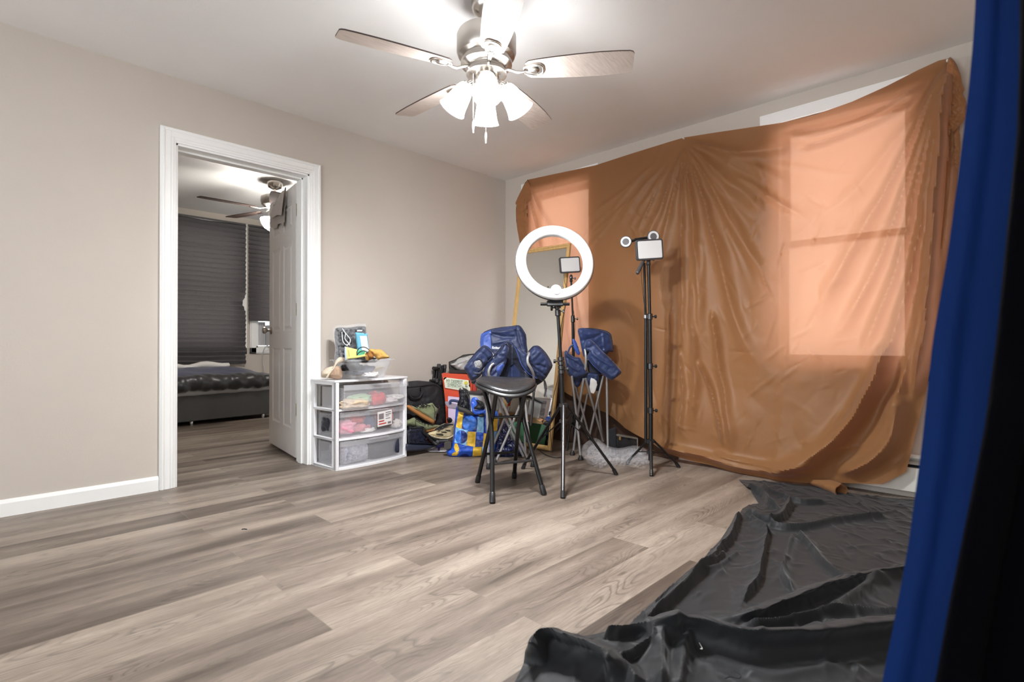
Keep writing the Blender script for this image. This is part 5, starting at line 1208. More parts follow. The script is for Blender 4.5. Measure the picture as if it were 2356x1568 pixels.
# sticker on the middle drawer
st_ = [cl(.305 + .125 * a, -.042, .262 + .105 * b + .008 * a) for a, b in ((0, 0), (1, 0), (1, 1), (0, 1))]
M_label = mat('white_sticker', (232, 230, 228), rough=.5); M_ink = mat('grey_print', (130, 120, 122), rough=.6); M_inkr = mat('red_print', (190, 60, 60), rough=.6)
sk = MB().add(st_ + [p + dv * .0015 for p in st_], [(0, 1, 2, 3), (7, 6, 5, 4), (0, 4, 5, 1), (1, 5, 6, 2), (2, 6, 7, 3), (3, 7, 4, 0)]).build('price_label', M_label, cart, smooth=False)
def lab_rect(a0, b0, a1, b1): return [cl(.305 + .125 * a, -.0432, .262 + .105 * b + .008 * a) for a, b in ((a0, b0), (a1, b0), (a1, b1), (a0, b1))]
mb = MB(); 
for r_ in ((.08, .48, .42, .85), (.55, .84, .92, .90), (.55, .70, .92, .76), (.55, .60, .8, .64), (.70, .08, .93, .22), (.55, .44, .88, .48)): mb.add(lab_rect(*r_), [(0, 1, 2, 3)])
for a in np.linspace(.72, .91, 8): pass
mb.build('label_print', M_ink, sk, smooth=False)
MB().add(lab_rect(.08, .30, .45, .38), [(0, 1, 2, 3)]).add(lab_rect(.08, .12, .6, .2), [(0, 1, 2, 3)]).build('label_print', M_inkr, sk, smooth=False)

def crumple(name, c, size, m, label, cat, group, seed, amp=.32, rz=0, tilt=0, fr=2.2):
    """a soft crumpled article: lobed shell, flattened where it lies"""
    nu, nv = 40, 22; vs = []; Mr = Matrix.Rotation(rz, 3, 'Z') @ Matrix.Rotation(tilt, 3, 'X')
    for i in range(nv + 1):
        th = math.pi * i / nv
        for j in range(nu):
            ph = 2 * math.pi * j / nu
            d = Vector((math.sin(th) * math.cos(ph), math.sin(th) * math.sin(ph), math.cos(th)))
            e = Vector([math.copysign(abs(v) ** .75, v) for v in d])
            n_ = noise.noise(d * fr + Vector((seed * 5.1, 0, 0))) * amp + abs(noise.noise(d * fr * 2.3 + Vector((0, seed * 3.3, 0)))) * amp * .8 + noise.noise(d * fr * 5 + Vector((0, 0, seed))) * amp * .22
            p = Vector((e.x * size[0], e.y * size[1], e.z * size[2])) * (.5 * (1 + n_))
            p.z = max(p.z, -size[2] * .42)
            vs.append(Vector(c) + Mr @ p)
    fs = [(i * nu + j, (i + 1) * nu + j, (i + 1) * nu + (j + 1) % nu, i * nu + (j + 1) % nu) for i in range(nv) for j in range(nu)]
    o = link(name, vs, fs, m, None, ang=80); tag(o, label, cat, group); return o
def fab(name, rgb, **k): return mat(name, rgb, rough=.85, sheen=.3, bump=.3, bscale=60, **k)
mid = [('pink_knit', (226, 150, 170), 'pink knitted garment at the left front of the middle drawer', .10, .05, .272, (.15, .12, .10)), ('rose_cotton', (214, 130, 140), 'rose coloured top lying behind the pink knit in the middle drawer', .21, .06, .262, (.20, .12, .07)),
       ('red_cotton', (196, 44, 40), 'bright red garment above the rose top in the middle drawer', .19, .07, .315, (.14, .13, .08)), ('navy_print', (36, 46, 92), 'navy patterned garment beside the sticker in the middle drawer', .28, .06, .292, (.11, .12, .12)),
       ('orange_red', (214, 70, 56), 'orange red garment right of the sticker in the middle drawer', .42, .06, .30, (.15, .12, .12)), ('coral_pink', (232, 110, 110), 'coral pink cloth at the top right of the middle drawer', .46, .09, .352, (.16, .12, .05)),
       ('dark_navy', (26, 32, 52), 'dark navy garment toward the right of the middle drawer', .49, .10, .29, (.14, .14, .12)), ('white_cotton', (232, 226, 220), 'white garment in the right corner of the middle drawer', .535, .05, .252, (.08, .1, .07)),
       ('dark_heap', (34, 36, 48), 'dark garment at the left back of the middle drawer', .10, .18, .29, (.16, .14, .14)), ('white_sock', (236, 232, 230), 'white sock at the bottom of the middle drawer', .27, .03, .240, (.12, .06, .035))]
for i, (n_, rgb, lab, u, v, z, s) in enumerate(mid): crumple('garment', cl(u, v, z), tuple(q * .9 for q in s), fab(n_ + '_fabric', rgb, var=.15 if 'print' not in n_ else .5, vscale=30), lab, 'garment', 'clothes in the middle drawer', i + 1)
topd = [('green_cloth', (170, 196, 160), 'pale green cloth in the top drawer', .20, .05, .465, (.16, .12, .06), 'cloth'), ('red_netting', (206, 60, 66), 'red garment in the middle of the top drawer', .32, .03, .455, (.12, .10, .09), 'garment'), ('beige_cup', (214, 190, 160), 'beige curved pad at the left of the top drawer', .14, .02, .440, (.20, .10, .06), 'pad'),
        ('clear_pack', (222, 210, 212), 'pale wrapped packet in the top drawer', .42, .02, .440, (.13, .07, .035), 'packet'), ('white_pack', (232, 230, 226), 'white ribbed packet at the right of the top drawer', .50, .04, .455, (.13, .08, .035), 'packet'), ('grey_cloth', (150, 146, 150), 'grey cloth at the back of the top drawer', .32, .18, .47, (.40, .10, .08), 'cloth')]
for i, (n_, rgb, lab, u, v, z, s, ct) in enumerate(topd): crumple('packet' if ct == 'packet' else 'garment', cl(u, v - .03, z), s, fab(n_ + '_fabric', rgb), lab, ct, 'things in the top drawer', i + 21)
# bottom drawer: folded grey towel and navy jeans
def folded(name, u0, u1, v0, v1, z0, z1, m, label, cat, seed):
    n = 26; rings = []
    for k in range(n + 1):
        u = u0 + (u1 - u0) * k / n; s_ = min(1, 3.2 * math.sqrt(max(0.02, min(k, n - k) / n))); ring = []
        for a in np.linspace(0, 2 * math.pi, 28, endpoint=False):
            ca, sa = math.copysign(abs(math.cos(a)) ** .45, math.cos(a)), math.copysign(abs(math.sin(a)) ** .45, math.sin(a))
            w_ = noise.noise(Vector((u * 14, a, seed))) * .008
            ring.append(cl(u, (v0 + v1) / 2 + ca * ((v1 - v0) / 2 * s_ + w_), (z0 + z1) / 2 + sa * ((z1 - z0) / 2 * s_ + w_)))
        rings.append(ring)
    o = MB().loft(rings).build(name, m, None, ang=60); tag(o, label, cat, 'things in the bottom drawer'); return o
folded('folded_towel', .05, .27, -.012, .20, .03, .155, mat('speckled_grey_towel', (164, 164, 176), rough=.9, var=.35, vscale=70, bump=.3, bscale=120), 'folded speckled grey towel in the left half of the bottom drawer', 'towel', 2)
folded('folded_jeans', .28, .55, -.012, .22, .03, .175, mat('dark_slate_denim', (32, 38, 56), rough=.8, var=.1, bump=.3, bscale=90), 'folded dark slate trousers in the right half of the bottom drawer', 'trousers', 5)

# ---------------------------------------------------------------- things on top of the cart
zt = .6045
z6 = lambda pts: [(760 + a / 9.8, 740 + b / 9.8) for a, b in pts]
def cz(z): return lambda x, y: dep(Hh(x, y, 2, z))
# clear open bin: rim traced, floor on the cart
binn = thing('clear_bin', 'open clear plastic bin filled with odds and ends on top of the storage cart', 'bin', tuple(cl(.29, .12, zt)))
def rr4(u0, u1, v0, v1, z, r=.03, n=5):
    out = []
    for cx, cy, a0 in ((u1 - r, v1 - r, 0), (u0 + r, v1 - r, 90), (u0 + r, v0 + r, 180), (u1 - r, v0 + r, 270)):
        for k in range(n + 1): a = R(a0 + 90 * k / n); out.append(cl(cx + r * math.cos(a), cy + r * math.sin(a), z))
    return out
BU0, BU1, BV0, BV1 = .085, .475, -.012, .215
wall_ = [rr4(BU0 + .055, BU1 - .055, BV0 + .03, BV1 - .03, zt), rr4(BU0 + .028, BU1 - .028, BV0 + .014, BV1 - .014, zt + .075), rr4(BU0 + .022, BU1 - .022, BV0 + .010, BV1 - .010, zt + .08), rr4(BU0 + .006, BU1 - .006, BV0 + .004, BV1 - .004, zt + .132)]
inn = [[p + (cl((BU0 + BU1) / 2, (BV0 + BV1) / 2, p.z) - p).normalized() * .003 + Vector((0, 0, .002)) for p in r_] for r_ in reversed(wall_)]
mb = MB(); n = len(wall_[0]); rings = wall_ + inn
mb.loft(rings); mb.build('bin_body', M_clearbin, binn, ang=50)
mb = MB(); mb.loft([rr4(BU0 - .006, BU1 + .012, BV0 - .008, BV1 + .008, zt + .126), rr4(BU0 - .008, BU1 + .016, BV0 - .010, BV1 + .010, zt + .133), rr4(BU0 + .004, BU1 - .004, BV0 + .003, BV1 - .003, zt + .135), rr4(BU0 + .004, BU1 - .004, BV0 + .003, BV1 - .003, zt + .128), rr4(BU0 - .006, BU1 + .012, BV0 - .008, BV1 + .008, zt + .126)], cap=False)
mb.build('bin_rim', M_clearbin, binn, ang=50)
crumple('black_pouch', cl(.17, .07, zt + .08), (.14, .10, .06), M_bag, 'black pouch inside the left end of the clear bin', 'pouch', None, 41)
crumple('grey_fabric_bundle', cl(.26, .10, zt + .055), (.19, .12, .065), fab('slate_blue_fabric', (110, 116, 136)), 'slate blue fabric bundle inside the clear bin', 'fabric', None, 42)
crumple('tissue', cl(.29, .02, zt + .025), (.09, .05, .03), mat('white_tissue', (232, 230, 228), rough=.8), 'crumpled white tissue at the bottom of the clear bin', 'tissue', None, 43, amp=.6)
o = MB().box(cl(.33, .10, zt + .045), (.20, .13, .006), CR @ Matrix.Rotation(R(-16), 3, 'Y')).build('envelope', mat('manila_paper', (206, 190, 160), rough=.8), None, bevel=.001); tag(o, 'manila envelope lying slanted inside the clear bin', 'envelope')
crumple('black_cable_bundle', cl(.26, .06, zt + .125), (.16, .10, .035), M_bag, 'black bundle on top of the things in the clear bin', 'bundle', None, 44, amp=.5)
# black garment in clear packaging, standing at the back
pkd = lambda x, y: 3.70 + (830 - y) * .0005
pk = thing('packaged_garment', 'black garment packed in clear plastic, standing upright behind the clear bin', 'package', tuple(cl(.15, .22, zt)))
panel('black_garment', z6([(100, 200), (160, 130), (420, 130), (640, 95), (790, 110), (800, 190), (830, 330), (860, 560), (840, 900), (160, 900), (130, 620), (95, 350)]), pkd, .045, M_bag, pk, edge=8, sp=2.2, nz=.016, ns=7, n=3, folds=[(z6([(160, 250), (200, 500), (240, 800)]), 1.6, -.010), (z6([(240, 250), (280, 560), (300, 800)]), 1.6, .012)])
panel('clear_wrapper', z6([(55, 170), (110, 110), (200, 60), (320, 80), (520, 50), (700, 35), (800, 50), (815, 180), (845, 330), (880, 560), (860, 860), (150, 880), (110, 620), (75, 350)]), lambda x, y: pkd(x, y) - .024, .012, M_film, pk, edge=3, sp=2.2, nz=.020, ns=5, n=3)
M_hl = mat('white_drawstring', (222, 224, 228), rough=.4)
for pl in ([(270, 150), (340, 260), (330, 380), (400, 470), (440, 530)], [(300, 200), (380, 300), (450, 400), (420, 500), (350, 520)], [(260, 230), (280, 420), (330, 500), (390, 540)]):
    MB().tube(smoothpts([P(x, y, pkd(x, y) - .045) for x, y in z6(pl)], 5), .0028, n=6).build('drawstring', M_hl, pk)
panel('white_tag', z6([(600, 185), (720, 180), (718, 210), (603, 215)]), lambda x, y: pkd(x, y) - .05, .003, M_label, pk, edge=1, sp=2, round_=False)
# blue box with a white front
bxd = lambda x, y: 3.64 - (x - 830) * .0006
bb_ = thing('blue_box', 'light blue flat box with a white panel, standing in the clear bin', 'box', tuple(cl(.24, .14, zt + .1)))
M_sky = mat('sky_blue_card', (112, 186, 214), rough=.5)
panel('box_body', z6([(555, 240), (600, 235), (835, 265), (872, 640), (880, 720), (640, 720), (600, 620)]), bxd, .03, [M_sky, M_label], bb_, edge=1.5, sp=2.6, round_=False, regions=[(z6([(665, 318), (822, 318), (866, 660), (720, 660)]), 1)])
# yellow booklet
yb = thing('yellow_booklet', 'yellow booklet with green and blue print leaning in the clear bin', 'booklet', tuple(cl(.14, .08, zt + .1)))
M_yel = mat('pale_yellow_print', (232, 222, 130), rough=.5); M_teal = mat('teal_print', (90, 186, 150), rough=.5); M_paleb = mat('pale_blue_print', (190, 208, 226), rough=.5)
panel('booklet_cover', z6([(318, 560), (345, 560), (600, 620), (800, 655), (810, 760), (400, 840), (330, 870)]), 3.535, .012, [M_yel, M_teal, M_paleb], yb, edge=1.5, sp=2.6, round_=False, regions=[(z6([(600, 622), (798, 656), (760, 745), (610, 760)]), 1), (z6([(318, 560), (360, 566), (372, 860), (330, 870)]), 2)])
mb = MB()
for i in range(5):
    x0, y0_ = 398 + i * 6, 640 + i * 34; mb.tube([P(*z6([(x0, y0_)])[0], 3.524), P(*z6([(x0 + 22, y0_ + 14)])[0], 3.524), P(*z6([(x0 + 6, y0_ + 26)])[0], 3.524)], .0012, n=5)
mb.build('booklet_print', M_ink, yb)
MB().tube(T3([(*z6([(395, 812)])[0], 3.51), (*z6([(600, 790)])[0], 3.51), (*z6([(790, 755)])[0], 3.51)]), .0075, n=12).build('rolled_edge', M_yel, yb)
# tan work glove
M_tan = mat('tan_suede', (200, 156, 84), rough=.85, bump=.3, bscale=60, var=.1); M_tand = mat('brown_suede_inside', (138, 92, 42), rough=.9)
gl = thing('work_glove', 'tan suede work glove lying over the rim of the clear bin', 'glove', tuple(cl(.36, .05, zt + .14)))
panel('glove_back', z6([(860, 650), (910, 605), (1000, 620), (1120, 620), (1200, 660), (1280, 740), (1335, 800), (1250, 825), (1130, 840), (1080, 860), (1010, 790), (960, 750), (930, 690)]), 3.53, .05, M_tan, gl, edge=5, sp=2.2, nz=.008, ns=8, n=3)
panel('glove_cuff', z6([(790, 720), (850, 665), (900, 650), (950, 720), (980, 770), (960, 820), (900, 860), (830, 870), (790, 830), (775, 770)]), 3.515, .05, [M_tand, M_tan], gl, edge=5, sp=2.2, nz=.010, ns=6, n=3, regions=[(z6([(775, 740), (820, 735), (860, 800), (870, 870), (800, 860)]), 1)])
MB().tube(smoothpts([P(*q, 3.50) for q in z6([(600, 745), (605, 660), (660, 590), (740, 568), (820, 590), (870, 630)])], 6), .0028, n=8).build('cable', M_bplastic)
bpy.data.objects['cable']['label'] = 'thin black cable looping above the yellow booklet'; bpy.data.objects['cable']['category'] = 'cable'
oo = MB().tube(smoothpts([P(*q, 3.50) for q in z6([(600, 755), (660, 680), (740, 650), (800, 670), (850, 700)])], 6), .0028, n=8).build('cable', M_bplastic); tag(oo, 'short dark cable below the larger loop, by the tan glove', 'cable')
# beige cap
M_cap = mat('beige_cap_cotton', (222, 206, 184), rough=.9, bump=.25, bscale=120); M_capi = mat('cap_lining', (176, 148, 126), rough=.9); M_pip = mat('cap_edge_stitch', (240, 230, 214), rough=.8)
cp = thing('baseball_cap', 'beige cap lying on its side at the left end of the cart top', 'cap', tuple(cl(.02, .08, zt)))
zc_ = lambda pts: [(700 + a / 3.92, 720 + b / 3.92) for a, b in pts]
panel('cap_crown', zc_([(150, 560), (155, 530), (200, 495), (250, 478), (300, 472), (335, 500), (330, 592), (200, 580), (160, 575)]), 3.60, .09, [M_cap, M_capi], cp, edge=8, sp=2.2, nz=.004, ns=8, n=3, regions=[(zc_([(212, 586), (240, 520), (300, 478), (336, 500), (336, 600)]), 1)])
panel('cap_brim', zc_([(195, 582), (225, 530), (262, 480), (285, 425), (315, 397), (350, 395), (368, 420), (345, 440), (310, 450), (270, 500), (235, 545), (212, 583)]), lambda x, y: 3.56 + (860 - y) * .0005, .022, M_cap, cp, edge=4, sp=2.2, nz=.002, ns=8, n=3)
MB().tube(smoothpts([P(x, y, 3.548) for x, y in zc_([(200, 583), (235, 538), (270, 492), (300, 440), (330, 418)])], 6), .002, n=6).build('cap_stitch', M_pip, cp)
# ================================================================ THE PILE ALONG THE WALL
z5 = lambda pts: [(920 + a / 7.13, 840 + b / 7.13) for a, b in pts]
z3 = lambda pts: [(1010 + a / 5.6, 780 + b / 5.6) for a, b in pts]
z4 = lambda pts: [(1180 + a / 4.355, 820 + b / 4.355) for a, b in pts]
def ypl(yv): return lambda x, y: dep(Hh(x, y, 1, yv))
def base_at(x, d): p = P(x, 1040, d); return (p.x, p.y, 0)
def cord(root, pts, d, r, m, name='lace', k=4):
    return MB().tube(smoothpts([P(x, y, d(x, y) if callable(d) else d) for x, y in pts], k), r, n=7).build(name, m, root)
# black carry case
M_case = mat('charcoal_nylon_case', (44, 44, 47), rough=.6, bump=.25, bscale=90, var=.08)
cs = thing('carry_case', 'charcoal zipped carry case with a top handle, leaning on the wall behind the shoes', 'carry case', base_at(975, 4.52))
cd_ = ypl(-.088)
panel('case_body', z5([(20, 300), (60, 270), (145, 262), (280, 250), (420, 260), (520, 275), (600, 300), (660, 335), (695, 380), (720, 470), (738, 600), (760, 800), (775, 960), (760, 1010), (560, 1030), (100, 1030), (20, 1000)]), cd_, .07, M_case, cs, edge=12, sp=3, nz=.010, ns=16, n=3, folds=[(z5([(520, 380), (470, 600), (470, 800)]), 5, .006), (z5([(640, 520), (620, 800)]), 4, .006)])
df = lambda x, y: cd_(x, y) - .044
cord(cs, z5([(120, 362), (260, 350), (400, 330), (540, 305), (620, 310), (690, 380), (715, 480), (745, 760)]), df, .0035, M_bplastic, 'zip')
cord(cs, z5([(150, 480), (190, 530), (250, 548), (320, 530), (360, 470), (375, 430)]), lambda x, y: df(x, y) - .015, .007, M_bplastic, 'case_handle')
panel('handle_pad', z5([(130, 360), (260, 352), (335, 345), (345, 420), (320, 500), (250, 520), (180, 505), (140, 470)]), lambda x, y: df(x, y) + .004, .012, M_case, cs, edge=5, sp=3, n=2)
# folded tripod
tr = thing('folded_tripod', 'folded black tripod with clip locks standing between the carry case and the red box', 'tripod', base_at(1003, 4.45))
td = ypl(-.026)(1003, 860)
for a, b, r in (((575, 50), (500, 560), .011), ((615, 25), (560, 560), .012), ((650, -5), (610, 560), .010), ((700, 0), (650, 560), .012), ((740, 15), (690, 560), .010)):
    p, q = z5([a, b]); MB().tube([Hh(*p, 1, -.024), Hh(*q, 1, -.024)], r, n=14).build('leg', M_bmetal, tr)
for a in ((640, 10), (735, 20), (600, 250), (665, 290), (560, 240)):
    p = z5([a])[0]; MB().lathe([(.012, -.018), (.017, -.014), (.017, .014), (.012, .018)], c=Hh(*p, 1, -.026), n=14).build('leg_clip', M_gplastic, tr, ang=25)
p = z5([(545, 50)])[0]; MB().tube([P(*p, td - .05), P(p[0] + 9, p[1], td - .02)], .016, n=12).build('head_knob', M_bplastic, tr)
p = z5([(515, 255)])[0]; MB().tube([P(p[0] - 3, p[1], td - .06), P(p[0] + 8, p[1] + 1, td - .03)], .014, n=12).build('head_knob', M_bplastic, tr)
# red gift box and the card on it
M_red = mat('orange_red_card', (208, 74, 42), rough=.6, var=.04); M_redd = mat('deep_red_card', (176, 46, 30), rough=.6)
rb_ = thing('red_box', 'tall orange red card box behind the blue and yellow tote', 'box', base_at(1052, 4.40))
rd = lambda x, y: 4.36 + (x - 1020) * .0008
def slab(name, pts, d, T, m, root, regions=(), mi=None): return panel(name, pts, d, T, m, root, edge=1.2, sp=4, round_=False, regions=regions)
def hexa(name, q, d, back, m, root):
    """box from a traced front face going back by a distance"""
    f = [P(x, y, d(x, y) if callable(d) else d) for x, y in q]; bvec = Vector((FW.x, FW.y, 0)) * back + RT * .0
    b = [v + bvec for v in f]; n = len(q)
    return MB().add(f + b, [tuple(range(n - 1, -1, -1)), tuple(range(n, 2 * n))] + [(i, (i + 1) % n, n + (i + 1) % n, n + i) for i in range(n)]).build(name, m, root, smooth=False, bevel=.002)
hexa('box_front', z3([(35, 440), (360, 455), (400, 540), (430, 580), (430, 1250), (105, 1250), (78, 770)]), rd, .12, M_red, rb_)
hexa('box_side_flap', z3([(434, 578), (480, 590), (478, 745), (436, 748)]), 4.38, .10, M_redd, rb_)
gc_ = thing('greeting_card', 'white card with handwritten words fixed to the red box', 'card', tuple(P(1052, 885, 4.34)))
slab('card_face', z3([(60, 488), (395, 530), (406, 682), (78, 625)]), lambda x, y: rd(x, y) - .012, .004, mat('cream_card', (226, 228, 208), rough=.6), gc_)
M_gink = mat('green_marker_ink', (70, 104, 76), rough=.7); M_yink = mat('yellow_marker_ink', (216, 200, 84), rough=.7)
a0 = z3([(92, 560)])[0]; text_on('handwriting', 'MY DEEPEST', a0[0], z3([(305, 0)])[0][0], a0[1], lambda x, y: rd(x, y) - .0165, M_gink, gc_, 8.6, .10, bold=-.004)
a0 = z3([(112, 612)])[0]; text_on('handwriting', 'SYMPATHY', a0[0], z3([(292, 0)])[0][0], a0[1], lambda x, y: rd(x, y) - .0165, M_gink, gc_, 8.2, .12, bold=-.004)
for k in range(6):
    a = 2 * math.pi * k / 6; c_ = z3([(348 + 16 * math.cos(a), 562 + 13 * math.sin(a))])[0]
    MB().lathe([(.0075, 0), (.0075, .0012)], c=P(*c_, rd(*c_) - .0165), axis=-FW, n=12).build('flower_drawing', M_yink, gc_)
cord(gc_, z3([(350, 580), (340, 615), (362, 600), (356, 630)]), lambda x, y: rd(x, y) - .0165, .0018, M_gink, 'stem_drawing')
cord(gc_, z3([(300, 600), (308, 630), (318, 610)]), lambda x, y: rd(x, y) - .0165, .0018, M_gink, 'stem_drawing')
# lilac box below it
M_lil = mat('lilac_plastic', (206, 188, 214), rough=.5); M_lils = mat('lilac_grey_band', (150, 138, 150), rough=.6)
lb = thing('lilac_box', 'pale lilac box in front of the red box, left of the tote', 'box', base_at(1038, 4.28))
hexa('box_body', z3([(115, 738), (300, 760), (300, 1130), (120, 1100)]), 4.27, .05, M_lil, lb)
hexa('box_band', z3([(78, 800), (110, 800), (200, 830), (300, 850), (300, 905), (120, 880), (78, 830)]), 4.262, .004, M_lils, lb)
# black open box bag with grey liner
M_bkx = mat('black_card_box', (38, 34, 32), rough=.55); M_lin = mat('grey_plastic_liner', (176, 174, 172), rough=.35, bump=.4, bscale=40)
ob = thing('open_black_box', 'open black box with a grey liner perched on the red box', 'box', tuple(P(1060, 855, 4.46)))
od = lambda x, y: 4.46 + (x - 1050) * .001
hexa('box_wall', z3([(128, 380), (200, 400), (335, 392), (420, 380), (480, 440), (200, 440), (132, 438)]), lambda x, y: od(x, y) - .02, .10, M_bkx, ob)
panel('box_rim', z3([(125, 290), (200, 262), (310, 200), (380, 190), (480, 182), (520, 200), (520, 430), (360, 446), (200, 436), (130, 430)]), lambda x, y: od(x, y) + .05, .03, M_bkx, ob, edge=3, sp=3, round_=False)
panel('box_liner', z3([(146, 320), (200, 300), (250, 250), (340, 226), (420, 204), (460, 215), (450, 300), (380, 380), (330, 408), (240, 390), (190, 354)]), lambda x, y: od(x, y) + .01, .05, M_lin, ob, edge=6, sp=2.5, nz=.010, ns=9, n=3, folds=[(z3([(170, 340), (300, 290), (430, 240)]), 1.6, .008)])
# the tote
M_tb = mat('tote_royal_blue', (40, 92, 206), rough=.38, bump=.25, bscale=25); M_tn = mat('tote_navy', (28, 46, 120), rough=.4, bump=.2, bscale=25)
M_ty = mat('tote_yellow', (240, 196, 66), rough=.4, bump=.2, bscale=25); M_tl = mat('tote_light_blue', (134, 186, 226), rough=.4, bump=.2, bscale=25); M_tm = mat('tote_mid_blue', (56, 118, 214), rough=.4, bump=.2, bscale=25)
tt = thing('tote_bag', 'glossy blue and yellow patterned tote bag standing full behind the stool', 'tote bag', base_at(1090, 3.98))
ted = lambda x, y: 4.02 - (x - 1035) * .0002 + (1040 - y) * .0006
cz5 = lambda cx, cy, r, n=22, a0=0, a1=360, sy=1.08: [(cx + r * math.cos(R(a0 + (a1 - a0) * k / n)), cy + r * sy * math.sin(R(a0 + (a1 - a0) * k / n))) for k in range(n if a1 - a0 == 360 else n + 1)]
regs = [(z3([(325, 950), (590, 980), (590, 1200), (292, 1165)]), 1), (z3([(250, 930), (318, 945), (290, 1162), (218, 1130)]), 2), (z3(cz5(395, 1080, 92)), 4), (z3([(497, 1000), (580, 1003), (575, 1205), (483, 1193)]), 3),
        (z3([(216, 1135), (372, 1172), (357, 1372), (200, 1330)]), 3), (z3(cz5(288, 1258, 82, 14, 90, 270)), 4), (z3(cz5(288, 1258, 80, 14, -90, 90)), 1),
        (z3([(372, 1186), (478, 1192), (465, 1386), (355, 1368)]), 2), (z3([(480, 1198), (576, 1206), (570, 1300), (472, 1288)]), 0), (z3([(472, 1290), (570, 1302), (556, 1382), (465, 1386)]), 1), (z3([(440, 1387), (556, 1384), (545, 1500), (430, 1510)]), 2),
        (z3([(205, 1340), (235, 1345), (262, 1400), (256, 1440), (225, 1460), (205, 1430), (192, 1390)]), 2), (z3([(165, 1475), (200, 1450), (258, 1455), (230, 1500), (165, 1500)]), 2), (z3([(560, 1386), (600, 1370), (600, 1430), (548, 1480)]), 3),
        (z3([(577, 1208), (640, 1215), (640, 1380), (562, 1382)]), 2), (z3([(640, 1000), (760, 1020), (750, 1180), (640, 1190)]), 2), (z3([(700, 1190), (760, 1180), (750, 1300), (700, 1300)]), 3), (z3(cz5(330, 1530, 70, 14, 180, 360, .8)), 1)]
tpz = panel('tote_body', z3([(222, 862), (250, 895), (330, 925), (440, 958), (520, 950), (600, 930), (700, 925), (755, 930), (775, 1040), (760, 1200), (745, 1350), (720, 1480), (600, 1500), (400, 1516), (230, 1522), (140, 1512), (98, 1470), (105, 1430), (148, 1400), (178, 1290), (195, 1150), (210, 1000)]), ted, .14, [M_tb, M_tn, M_ty, M_tl, M_tm], tt, edge=14, sp=2.4, nz=.010, ns=10, n=2, regions=regs,
      folds=[(z3([(230, 880), (215, 1100), (190, 1330), (130, 1440)]), 2.2, .016), (z3([(300, 1200), (420, 1240), (560, 1220)]), 2, .005), (z3([(260, 1390), (420, 1360), (540, 1400)]), 2, .006)])
tfd = lambda x, y: ted(x, y) - .076
panel('tote_handle', z3([(425, 760), (470, 745), (520, 790), (500, 830), (450, 880), (470, 910), (590, 905), (590, 945), (450, 965), (425, 900), (410, 820)]), lambda x, y: tfd(x, y) + .01, .008, M_tb, tt, edge=3, sp=2.2, nz=.004, ns=6, n=2)
panel('tote_gusset', z3([(505, 965), (580, 955), (580, 985), (540, 1005), (505, 985)]), lambda x, y: tfd(x, y) - .012, .010, M_bplastic, tt, edge=2, sp=2.2, n=2)
M_boot = mat('black_glossy_leather', (28, 30, 36), rough=.25, bump=.2, bscale=30, spec=.6); M_sole = mat('dark_grey_rubber', (60, 58, 54), rough=.7)
bt = thing('black_boot', 'glossy black boot stuck upright in the tote bag', 'boot', tuple(P(1068, 930, 3.94)))
bd_ = lambda x, y: ted(x, y) - .06 if False else 3.99
panel('boot_upper', z3([(255, 650), (290, 628), (340, 632), (380, 665), (395, 720), (405, 800), (412, 900), (400, 950), (330, 930), (245, 880), (240, 820), (262, 760)]), bd_, .08, M_boot, bt, edge=7, sp=2.2, nz=.008, ns=8, n=3, folds=[(z3([(330, 650), (345, 780), (350, 880)]), 1.5, .010), (z3([(270, 700), (300, 780), (300, 860)]), 1.5, .008), (z3([(262, 690), (320, 700), (380, 690)]), 1.4, -.006)])
panel('boot_sole', z3([(242, 850), (280, 872), (350, 890), (420, 930), (450, 955), (455, 980), (420, 980), (330, 950), (250, 915), (238, 880)]), 3.922, .035, M_sole, bt, edge=3, sp=2.2, n=2)
cord(bt, z3([(262, 650), (300, 640), (345, 690), (385, 760), (395, 840)]), 3.945, .0022, M_chrome, 'boot_piping')
bk = thing('black_strap_bundle', 'black webbing bundle between the tote handles', 'strap', tuple(P(1106, 935, 3.98)))
panel('webbing', z3([(470, 780), (560, 800), (590, 860), (580, 905), (470, 905), (450, 880), (500, 830)]), 3.99, .05, M_bag, bk, edge=5, sp=2.4, nz=.012, ns=6, n=2)
um = thing('umbrella', 'blue umbrella handle poking out left of the tote bag', 'umbrella', tuple(P(1045, 925, 4.1)))
MB().tube(smoothpts(T3([(1036, 930, 4.06), (1036, 923, 4.06), (1040, 921, 4.06), (1050, 922, 4.06), (1060, 926, 4.06)]), 4), .0105, n=12).build('umbrella_handle', M_navy2, um)
# things seen between the chair legs: white tub, grey tub, navy plastic sack
M_tub = mat('white_tub_plastic', (214, 212, 208), rough=.4)
wt = thing('white_tub', 'white plastic tub behind the tote bag and the first camp chair', 'tub', (-.70, -.42, .285))
bxw = MB().box((-.70, -.42, .365), (.22, .20, .16)); bxw.build('tub_body', M_tub, wt, bevel=.02)
MB().box((-.70, -.42, .452), (.235, .215, .018)).build('tub_lid', M_gplastic, wt, bevel=.006)
cb = thing('cardboard_box', 'brown cardboard box under the white tub', 'box', (-.70, -.42, 0))
MB().box((-.70, -.42, .141), (.27, .24, .28)).build('box_body', mat('corrugated_cardboard', (176, 138, 92), rough=.8, var=.05), cb, bevel=.004)
MB().box((-.70, -.42, .2825), (.05, .242, .002)).build('packing_tape', mat('tan_tape', (198, 166, 120), rough=.3), cb)
gs = thing('green_bag', 'green paper bag beside the leaning mirror, seen in its reflection', 'bag', (-.585, -.66, 0))
rg = [[(-.585 + sx * (.055 + .01 * math.sin(z * 20)), -.66 + sy * .07, z) for sx, sy in ((-1, -1), (1, -1), (1, 1), (-1, 1))] for z in (0.001, .06, .12, .18, .22)]
